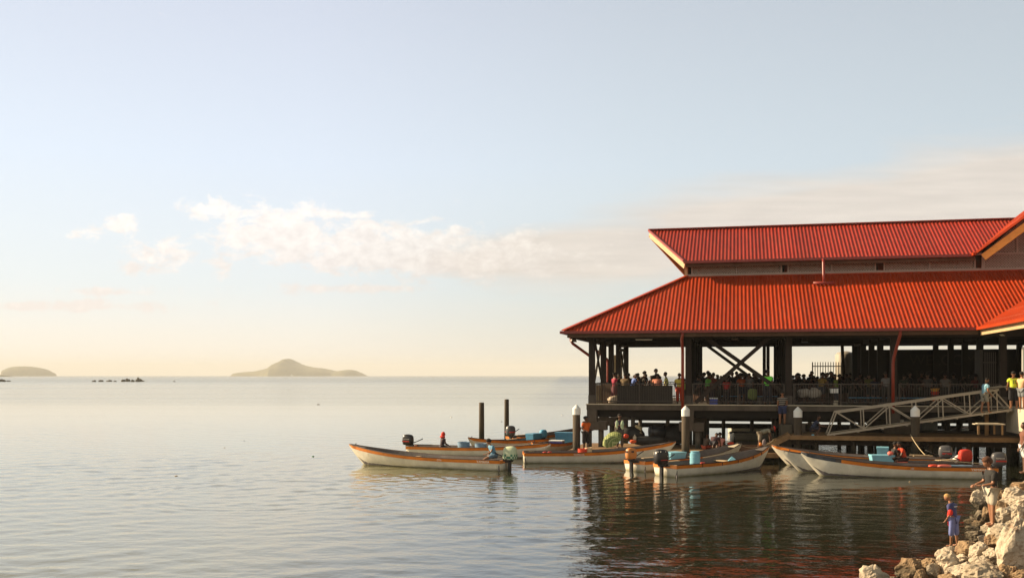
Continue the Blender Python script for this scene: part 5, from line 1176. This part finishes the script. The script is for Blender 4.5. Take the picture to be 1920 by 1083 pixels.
# ------------------------------------------------------------------ market things on the deck
def at(name, m, lab, cat, loc, build, rz=-AN, smooth=False, bevel=0):
    q = MB(); build(q); o = q.obj(name, m, smooth=smooth, bevel=bevel); o.location = loc; o.rotation_euler = (0, 0, rz); return tag(o, lab, cat)
M_GRL = mat('dark_louvred_panel', (.030, .023, .018), .7, var=.2, scale=3)
def louv(q):
    q.box((-1.45, -.02, .0), (1.45, .02, .98)); k = -1.4
    while k < 1.45: q.box((k, -.035, .02), (k+.03, -.021, .97)); k += .09
a = duv(1209, 1.35); at('screen_panel', M_GRL, 'wide dark slatted panel behind the left railing', 'panel', (a[0], a[1], VZ+.02), louv)
M_TAN = mat('tan_corrugated_sheet', (.34, .26, .15), .8, var=.25, scale=1.2, stretch=(8, 8, .4))
def sheet(w, h):
    def f(q):
        n = int(w/.06)
        for k in range(n): q.add([(-w/2+k*.06, .02*(k % 2), 0), (-w/2+(k+1)*.06, .02*((k+1) % 2), 0), (-w/2+(k+1)*.06, .02*((k+1) % 2), h), (-w/2+k*.06, .02*(k % 2), h)], [(0,1,2,3)])
        for k in range(n): q.add([(-w/2+k*.06, .03+.02*(k % 2), 0), (-w/2+(k+1)*.06, .03+.02*((k+1) % 2), 0), (-w/2+(k+1)*.06, .03+.02*((k+1) % 2), h), (-w/2+k*.06, .03+.02*(k % 2), h)], [(3,2,1,0)])
    return f
a = duv(1126, 3.0); at('sheet_panel', M_TAN, 'tan corrugated sheet behind the railing at the left corner', 'panel', a, sheet(.9, 1.0), rz=-AN+.5)
a = duv(1142, 2.6); at('sheet_panel', M_SOFF, 'brown corrugated sheet right of the tan one', 'panel', a, sheet(.8, 1.05), rz=-AN-.2)
a = duv(1157, 15.5); at('sheet_panel', M_TAN, 'tall tan sheet on a frame between the far left columns', 'panel', a, lambda q: (q.box((-.35, 0, 0), (.35, .05, 2.9)), q.box((-.05, -.06, 0), (.02, -.005, 3.0)), q.box((-.4, -.06, 2.3), (.45, -.005, 2.38))))
a = duv(1152, 2.0); o = lump((0,0,0), (.34, .3, .24), 33, .2, .35).obj('sack', cloth((.55, .44, .33)), smooth=True); o.location = (a[0], a[1], VZ+.2); tag(o, 'pale full sack on the deck by the left end of the railing', 'sack')
a = duv(1165, 2.0); o = lump((0,0,0), (.16, .14, .16), 34, .2, .3).obj('bag', M_WHITE, smooth=True); o.location = (a[0], a[1], VZ+.3); tag(o, 'white plastic bag held beside the green trousers', 'bag')
e = empty('cooler', duv(1338, 1.7), -AN, 'blue cooler box with white lid standing on the deck behind the railing', 'cooler')
q = MB(); q.box((-.2, -.16, .02), (.2, .16, .30)); q.obj('box', mat('cobalt_plastic', (.05, .08, .42), .5, var=.1), e, local=True, bevel=.012); q = MB(); q.box((-.21, -.17, .303), (.21, .17, .37)); q.obj('lid', M_WHITE, e, local=True, bevel=.01)
a = duv(1425, 1.8); at('keg', M_STEEL, 'dull metal keg on the deck left of the third column', 'keg', a, lambda q: q.lathe([(.15, 0), (.16, .02), (.16, .1), (.145, .13), (.145, .26), (.16, .29), (.16, .38), (.12, .40)], n=16))
a = duv(1411, 2.2); o = lump((0,0,0), (.26, .12, .34), 35, .5, .15).obj('bag', cloth((.16, .20, .06)), smooth=True); o.location = (a[0], a[1], VZ+.55); tag(o, 'olive green shopping bag behind the railing', 'bag')
for i, x in enumerate((1508, 1527)):
    a = duv(x, 2.0); o = lump((0,0,0), (.36, .25, .24), 36+i, .1, .35).obj('sack', cloth((.34, .31, .27)), smooth=True); o.location = (a[0], a[1], VZ+.62); tag(o, ['left', 'right'][i]+' of two pale plastic sacks on a table behind the railing', 'sack')
tb = empty('market_table', duv(1520, 2.1), -AN, 'dark market table carrying two pale sacks', 'table', 'market tables')
def table(e, w):
    q = MB(); q.box((-w/2, -.3, .36), (w/2, .3, .40)); q.obj('table_top', M_BLUE if w > 2.5 else M_TIM, e, local=True)
    for sx in (-1, 1):
        for sy in (-1, 1): q = MB(); q.box((sx*(w/2-.06)-.03, sy*.25-.03, 0), (sx*(w/2-.06)+.03, sy*.25+.03, .36)); q.obj('leg', M_TIM, e, local=True)
table(tb, 2.0)
for x, v, w, lab in ((1405, 5.0, 3.0, 'market table in the crowd behind the crossed braces'), (1640, 2.8, 2.6, 'market table in the dark bay left of the second red downpipe'), (1715, 2.8, 2.6, 'market table in the dark bay right of the second red downpipe'), (1240, 4.9, 2.4, 'market table in the crowd of the left bay')):
    e = empty('market_table', duv(x, v), -AN, lab, 'table', 'market tables'); table(e, w)
a = duv(1567, 1.8); at('bucket', M_CONCL, 'whitish bucket on the deck by the middle railing post', 'bucket', a, lambda q: q.lathe([(.11, 0), (.13, .25), (.135, .25), (.12, .2)], n=16))
a = duv(1564, 2.3); at('box', M_WHITE, 'pale carton raised behind the middle railing post', 'carton', (a[0], a[1], VZ+.62), lambda q: (q.box((-.2, -.15, 0), (.2, .15, .2)), q.box((-.22, -.17, .2), (.22, .17, .23))), bevel=.005)
e = empty('stacked_basins', duv(1753, 1.8), -AN, 'stack of red, yellow and orange basins behind the gangway', 'basins')
for i, c in enumerate(((.5, .12, .02), (.10, .02, .02), (.45, .04, .02), (.55, .26, .03))):
    q = MB(); q.lathe([(.16, .16*i), (.22, .16*i+.13), (.225, .16*i+.15)], n=16, c=(0, 0, .25)); q.obj('basin', mat('basin_plastic_%d' % i, c, .5), e, local=True)
# objects on the jetty
ub_ = empty('umbrella', px(1143, 817, 50.9), 0, 'open green checked umbrella lying on its side on the jetty', 'umbrella')
m = mat('green_checked_fabric', (.25, .31, .09), .8); nt = m.node_tree; ck = nt.nodes.new('ShaderNodeTexBrick'); ck.offset = 0; ck.inputs['Scale'].default_value = 5; ck.inputs['Mortar Size'].default_value = .06; ck.inputs['Brick Width'].default_value = .5; ck.inputs['Row Height'].default_value = .5
ck.inputs['Color1'].default_value = (.12, .17, .035, 1); ck.inputs['Color2'].default_value = (.09, .13, .028, 1); ck.inputs['Mortar'].default_value = (.36, .37, .15, 1)
tc = nt.nodes.new('ShaderNodeTexCoord'); nt.links.new(tc.outputs['Object'], ck.inputs['Vector']); nt.links.new(ck.outputs['Color'], nt.nodes['Principled BSDF'].inputs['Base Color'])
q = MB(); n = 8; rings = [(0, .0), (.22, .03), (.42, .12), (.56, .27)]; vs = [(0, 0, 0)]
for r, dz in rings[1:]:
    for k in range(n*2): rr = r*(1 if k % 2 == 0 else .93); vs.append((rr*cos(pi*k/n), rr*sin(pi*k/n), -dz))
N2 = 2*n; q.add(vs, [(0, 1+k, 1+(k+1) % N2) for k in range(N2)]+[(1+j*N2+k, 1+(j+1)*N2+k, 1+(j+1)*N2+(k+1) % N2, 1+j*N2+(k+1) % N2) for j in range(2) for k in range(N2)])
R_ = Vector((-.50, -.50, .70)).to_track_quat('Z', 'Y').to_matrix().to_4x4()
q.v = [R_ @ v for v in q.v]; o = q.obj('canopy', m, ub_, local=True, fixn=False)
q = MB(); q.tube([tuple(R_ @ Vector((0, 0, .05))), tuple(R_ @ Vector((0, 0, -.75)))], .012, 6); q.obj('shaft', M_STEEL, ub_, local=True)
# dark drums and covered dinghies under the deck
def covered(name, x, Z, y, r, m, seed, lab, cat, rot=(0, 0, 0)):
    o = lump((0,0,0), r, seed, .25, .12).obj(name, m, smooth=True); p = px(x, y, Z); o.location = p; o.rotation_euler = rot; return tag(o, lab, cat)
M_TARP = mat('black_tarpaulin', (.022, .022, .022), .6, var=.3, scale=3, bump=.03, bscale=4)
covered('tarpaulin_heap', 1184, 54.3, 813, (.75, .5, .42), M_TARP, 51, 'black tarpaulin heap on the jetty behind the standing dark figure', 'tarpaulin', (0, .1, 0))
e = empty('barrel', px(1231, 809, 54.0), .1, 'large dark barrel lying on its side under the deck', 'barrel')
q = MB(); q.tube([(-.42, 0, 0), (-.40, 0, 0), (-.1, 0, .0), (.42, 0, 0)], [.2, .30, .31, .29], 20); q.obj('shell', mat('dark_barrel_plastic', (.03, .034, .04), .35, var=.2), e, local=True, smooth=True); q = MB(); q.tube([(-.30, 0, 0), (-.26, 0, 0)], .325, 20); q.obj('hoop', M_BLK, e, local=True)
covered('tarpaulin_heap', 1262, 54.5, 815, (.85, .5, .5), M_TARP, 53, 'larger black heap under the deck left of the middle capped pile', 'tarpaulin')
covered('tarpaulin_heap', 1218, 52.6, 826, (.9, .35, .28), M_TARP, 57, 'low black heap at the jetty edge below the barrel', 'tarpaulin')
q = MB(); q.tube([(-.06, 0, -.26), (.12, 0, -.1), (.14, 0, .12), (-.12, 0, .25), (-.2, 0, .26)], [.09, .11, .12, .09, .02], 10); o = q.obj('fender', mat('cream_foam_fender', (.60, .52, .30), .8, var=.1), smooth=True); o.location = px(1197, 807, 54.0); tag(o, 'curved cream fender standing against the black heap', 'fender')
a = px(1190, 820, 52.4); at('jar', M_CONCL, 'small cream jar with narrow top on the jetty', 'jar', a, lambda q: q.lathe([(.08, -.12), (.09, -.1), (.09, .06), (.03, .1), (.03, .16)], n=14), smooth=True)
covered('cloth_heap', 1187, 52.2, 827, (.18, .14, .09), cloth((.65, .10, .03)), 61, 'small orange-red cloth heap on the jetty in front of the cream jar', 'cloth')
covered('bucket', 1174, 52.8, 817, (.15, .15, .12), M_RPL, 62, 'small red basin right of the standing dark figure', 'basin')
covered('cloth_heap', 1370, 51.9, 831, (.20, .14, .09), M_RPL, 63, 'red and white bag right of the person in pink', 'bag')
a = px(1404, 832, 51.0); at('wooden_crate', M_SOFF, 'long low brown wooden crate near the end of the jetty', 'crate', (a[0], a[1], JZW+.02), lambda q: (q.box((-.5, -.25, 0), (.5, -.21, .28)), q.box((-.5, .21, 0), (.5, .25, .28)), q.box((-.5, -.21, 0), (-.46, .21, .28)), q.box((.46, -.21, 0), (.5, .21, .28)), q.box((-.46, -.21, 0), (.46, .21, .03))))
covered('plastic_bag', 1433, 50.0, 829, (.10, .08, .17), cloth((.22, .18, .18)), 64, 'whitish plastic bag held below the bending person', 'bag'); covered('tin', 1426, 49.9, 832, (.07, .07, .09), M_ORG, 65, 'small orange tin beside the plastic bag', 'tin')
covered('basin', 1524, 49.3, 815, (.07, .07, .04), M_LBLUE, 66, 'small light blue basin in front of the squatting person', 'basin')
# plank table on the platform
tb = empty('plank_table', px(1858, 814, 46.8), -AN, 'rough low table with pale uneven top on the platform', 'table')
q = MB(); q.box((-.75, -.3, .46), (.55, .3, .50)); q.box((-.62, -.2, .50), (.35, .22, .53)); q.obj('table_top', M_CONCL, tb, local=True)
for sx, sy in ((-.58, -.25), (.42, -.25), (-.5, .25), (.2, .25)): q = MB(); q.box((sx-.04, sy-.04, 0), (sx+.04, sy+.04, .46)); q.obj('leg', M_PLANK, tb, local=True)
# white boats moored beyond the pier
def far_boat(x, Z, L_, lab, face=0): 
    b = boat(lab, (px(x, 750, Z).x, Z), (px(x, 750, Z).x+L_*cos(face), Z+L_*sin(face)), .8, 1.5, .5, mot=False, band=[(M_GEL, (0, 1))], group='white boats moored beyond the pier'); return b
far_boat(1368, 74, 6.5, 'white hull moored beyond the pier, seen under the deck right of the middle pile'); far_boat(1372, 66, 5.5, 'nearer white hull seen low under the deck'); far_boat(1690, 66, 5.0, 'white hull seen through the gangway truss', .2)
e = empty('cabin_boat', px(1705, 770, 64), 0, 'white boat cabin seen behind the gangway just left of its capped pile', 'boat')
q = MB(); q.box((-.55, -.6, -1.2), (.75, .6, .35)); q.obj('cabin', M_WHITE, e, local=True, bevel=.04); q = MB(); q.box((.8, -.5, -1.2), (1.6, .5, -.05)); q.obj('engine_box', M_WHITE, e, local=True, bevel=.04); q = MB(); q.box((-1.6, -.8, -2.1), (2.6, .8, -1.2)); q.obj('hull', M_GEL, e, local=True, bevel=.1)
# little things adrift
for i, (x, y, w, m, lab) in enumerate([(458, 826, .07, M_TIM, 'small dark floating scrap in the middle distance'), (587, 855, .10, M_DGRN, 'green leaf floating left of the nearest boat'), (330, 892, .10, M_WORN, 'brown scrap floating in the left foreground'), (421, 839, .06, M_WORN, 'tiny brown scrap floating near the dark one'), (597, 758, .3, M_TIM, 'small dark float far out'), (846, 782, .14, M_WHITE, 'little white float left of the shorter bare pole'), (941, 790, .1, M_TIM, 'little dark float between the bare poles'), (1054, 778, .14, M_WHITE, 'little white float left of the pier corner'), (1706, 903, .06, M_WORN, 'pale scrap floating below the right-hand boats')]):
    p = pz(x, y, 0); o = lump((0,0,0), (w*.7, w*.5, w*.22), 70+i, .1, .3, 8, 6).obj('floating_scrap', m, smooth=True); o.location = (p.x, p.y, .01); tag(o, lab, 'flotsam')
# sailing boat by the island
e = empty('white_yacht', px(547, 704.6, 5200), 0, 'tiny white boat in front of the long island', 'boat'); q = MB(); q.add([(-8, -2, 0), (8, -2, 0), (11, 0, 3), (8, 2, 0), (-8, 2, 0), (-8, 0, 3)], [(0,1,2,5),(3,4,5,2),(0,5,4),(0,4,3,1),(1,3,2)]); q.obj('hull', M_WHITE, e, local=True); q = MB(); q.box((-3, -1.5, 2.5), (3, 1.5, 9)); q.obj('cabin', M_WHITE, e, local=True)
# ------------------------------------------------------------------ shore rocks
def rock_mat(name, c1, c2, c3):
    m = mat(name, c1, .9, var=.2, scale=2.6, col2=c2, bump=.09, bscale=5.5); nt = m.node_tree; N = nt.nodes.new; L = nt.links.new
    v = N('ShaderNodeTexNoise'); v.inputs['Scale'].default_value = 4.2; v.inputs['Detail'].default_value = 8; v.inputs['Roughness'].default_value = .75; tc = N('ShaderNodeTexCoord'); L(tc.outputs['Object'], v.inputs['Vector'])
    r = N('ShaderNodeValToRGB'); e = r.color_ramp.elements; e[0].position = .50; e[1].position = .62; e[0].color = (0,0,0,1); e[1].color = (1,1,1,1); L(v.outputs[0], r.inputs[0])
    mx = N('ShaderNodeMix'); mx.data_type = 'RGBA'; L(r.outputs[0], mx.inputs[0]); b = nt.nodes['Principled BSDF']; L(b.inputs['Base Color'].links[0].from_socket, mx.inputs[6]); mx.inputs[7].default_value = (*c3, 1); L(mx.outputs[2], b.inputs['Base Color']); return m
M_R1 = rock_mat('cream_limestone', (.44, .36, .26), (.58, .49, .37), (.22, .15, .095)); M_R2 = rock_mat('brown_stained_rock', (.26, .16, .08), (.36, .25, .14), (.14, .07, .035)); M_R3 = rock_mat('grey_tan_rock', (.33, .27, .19), (.43, .35, .25), (.17, .12, .08))
for _m in (M_R1, M_R2, M_R3): tide(_m, .16, .42, (.05, .038, .02), 4, .15, .85)
def rock(x, y, w, h, Z, seed, m, lab=None, rz=0, grp=None, tilt=0):
    c = px(x, y, Z); s = Z/1900; mb = MB(); sd = Vector((seed*3.1, seed*7.7, seed*1.3))
    pls = []
    rr = random.Random(seed)
    for k in range(9):
        d = Vector((rr.gauss(0, 1), rr.gauss(0, 1), rr.gauss(0, 1))).normalized(); pls.append((d, rr.uniform(.60, .86)))
    def fn(v):
        w_ = v.copy(); t = 1.0
        for d, o in pls:
            q = v.dot(d)
            if q > 1e-3: t = min(t, o/q)
        t = max(t, .5); w_ = v*t
        return w_*(1+.15*mnoise.fractal(v*2.2+sd, 1, 2, 4)+.075*mnoise.fractal(v*6+sd, 1, 2, 4))*1.12
    mb.ell((0, 0, 0), (w*s*.5, w*s*.5*rr.uniform(.8, 1.05), h*s*.5), 36, 28, fn)
    o = mb.obj('boulder', m, smooth=False); o.location = c; o.rotation_euler = (tilt, rr.uniform(-.15, .15)+tilt*.5, rz if rz else rr.uniform(-.5, .5))
    return tag(o, lab or 'boulder', 'rock', grp)
GR = 'boulders of the shore embankment'
hero = [ # x, y (centre), w, h, material, label
 (1637, 1088, 54, 50, 1, 'lone wedge-shaped boulder with a dark side at the bottom edge, left of the others'),
 (1701, 1081, 20, 16, 2, 'small yellowish stone at the bottom edge between the lone wedge and the pile'),
 (1727, 1080, 26, 22, 2, 'small orange-brown stone at the bottom edge'), (1672, 1084, 16, 10, 1, 'tiny pale stone just right of the lone wedge boulder'),
 (1751, 1071, 26, 28, 3, 'small square brown-grey boulder left of the big cream one'),
 (1778, 1056, 48, 48, 1, 'big cream boulder just below the small boy'),
 (1783, 1034, 24, 16, 1, 'flat cream stone under the feet of the small boy'), (1803, 1047, 26, 18, 1, 'cream stone right of the big boulder below the boy'),
 (1812, 1028, 46, 24, 2, 'low brown boulder behind the feet of the small boy'),
 (1836, 1036, 34, 34, 1, 'cream boulder with a rounded top right of the low brown one'), (1836, 1056, 40, 30, 1, 'cream boulder with a brown side at the centre of the pile'),
 (1862, 1042, 32, 30, 1, 'rounded cream boulder beside the giant one'), (1808, 1072, 60, 32, 1, 'cream slab along the bottom edge'), (1845, 1076, 70, 40, 3, 'wide pitted boulder along the bottom edge'),
 (1779, 1086, 50, 24, 2, 'pinkish brown boulder on the bottom edge'), (1908, 1034, 66, 96, 1, 'giant cream boulder at the right edge'), (1890, 1072, 34, 30, 2, 'brown-faced boulder under the giant one'), (1912, 1080, 30, 24, 2, 'orange-brown stone in the bottom right corner'),
 (1868, 1014, 42, 26, 2, 'reddish brown boulder above the giant boulder\'s left flank'), (1827, 1003, 34, 18, 3, 'tan boulder below the flat pinkish slab'), (1845, 1010, 22, 16, 3, 'small dark tan stone between tan boulder and reddish one'),
 (1857, 995, 44, 24, 3, 'flat pinkish slab the teenager stands on'), (1884, 997, 44, 20, 3, 'tan stone right of the slab under the teenager'), (1892, 1006, 50, 30, 3, 'smooth grey-pink boulder beside the giant cream one'),
 (1836, 983, 26, 16, 2, 'yellowish brown stone left of the feet of the teenager'), (1848, 965, 14, 30, 2, 'upright narrow brown stone left of the teenager\'s leg'),
 (1838, 938, 34, 34, 1, 'pale pyramid-shaped rock standing in the water left of the teenager'), (1838, 968, 18, 20, 3, 'dark wet rock under the pale pyramid rock'),
 (1892, 966, 48, 34, 1, 'large cream boulder with dark crevices right of the teenager'), (1880, 954, 26, 34, 2, 'pinkish brown boulder just behind the teenager'), (1879, 929, 18, 18, 2, 'small brown pointed rock right of the teenager\'s back'),
 (1908, 945, 56, 34, 1, 'long cream boulder above the crevice boulder at the right edge'), (1915, 966, 30, 44, 1, 'tall cream boulder at the right edge of the pile'), (1902, 926, 44, 24, 1, 'rounded cream boulder second from the top of the pile'),
 (1914, 912, 30, 16, 2, 'brown mossy rock at the top of the pile'), (1905, 985, 34, 18, 3, 'brown stone between crevice boulder and giant boulder'), (1824, 990, 24, 10, 3, 'flat dark wet stone at the water edge left of the teenager'), (1820, 976, 22, 7, 2, 'orange stone awash in the water left of the teenager')]
def shore_Z(x, y):
    # distance at which the view ray at (x, y) meets the embankment slope
    Z = 70.0
    while Z > 19:
        p = px(x, y, Z); q = p.x-shore_x(Z); h = -.25+.35*(q+.0) if q > 0 else -.3
        h = min(h, 2.5)
        if p.z >= h: return Z
        Z -= .05
    return 20
for i, (x, y, w, h, mi, lab) in enumerate(hero):
    Zb = (EYE-.05)*1900/(y+h*.35-703.5)
    Z = Zb
    for _ in range(60):
        p = px(x, y+h*.35, Z); q = p.x-shore_x(Z); hh = max(-.05, .34*q)
        if p.z > hh: break
        Z -= .12
    rock(x, y, w*1.0, h*1.1, Z, 100+i, (M_R1, M_R2, M_R3)[mi-1], lab, grp=None)
rnd = random.Random(5)
k = 0
for i in range(300):
    Y = rnd.uniform(20.6, 40); q = rnd.uniform(.1, 6.0); X = shore_x(Y)+q
    if X > .53*Y+1.0: continue
    h = -.18+.35*q; s = rnd.uniform(.12, .36)*(1 if q > .8 else .7); d = px(0, 0, 1)
    w = s*2*1900/Y; yy = 703.5+(EYE-h)*1900/Y; xx = 960+X/Y*1900
    m = rnd.choice([M_R1, M_R1, M_R3, M_R2]); lab = {'cream_limestone': 'one of the small cream stones filling the gaps between the big shore boulders', 'grey_tan_rock': 'one of the small grey-tan stones filling the gaps between the big shore boulders', 'brown_stained_rock': 'one of the small brown stones filling the gaps between the big shore boulders'}[m.name]
    if .0 < q < 1.0 and Y > 24: m, lab = M_R2, 'one of the small brown stones filling the gaps between the big shore boulders'
    rock(xx, yy, w, w*rnd.uniform(.6, .85), Y, 300+i, m, lab, grp='small '+m.name.replace('_', ' ')+' stones of the shore'); k += 1
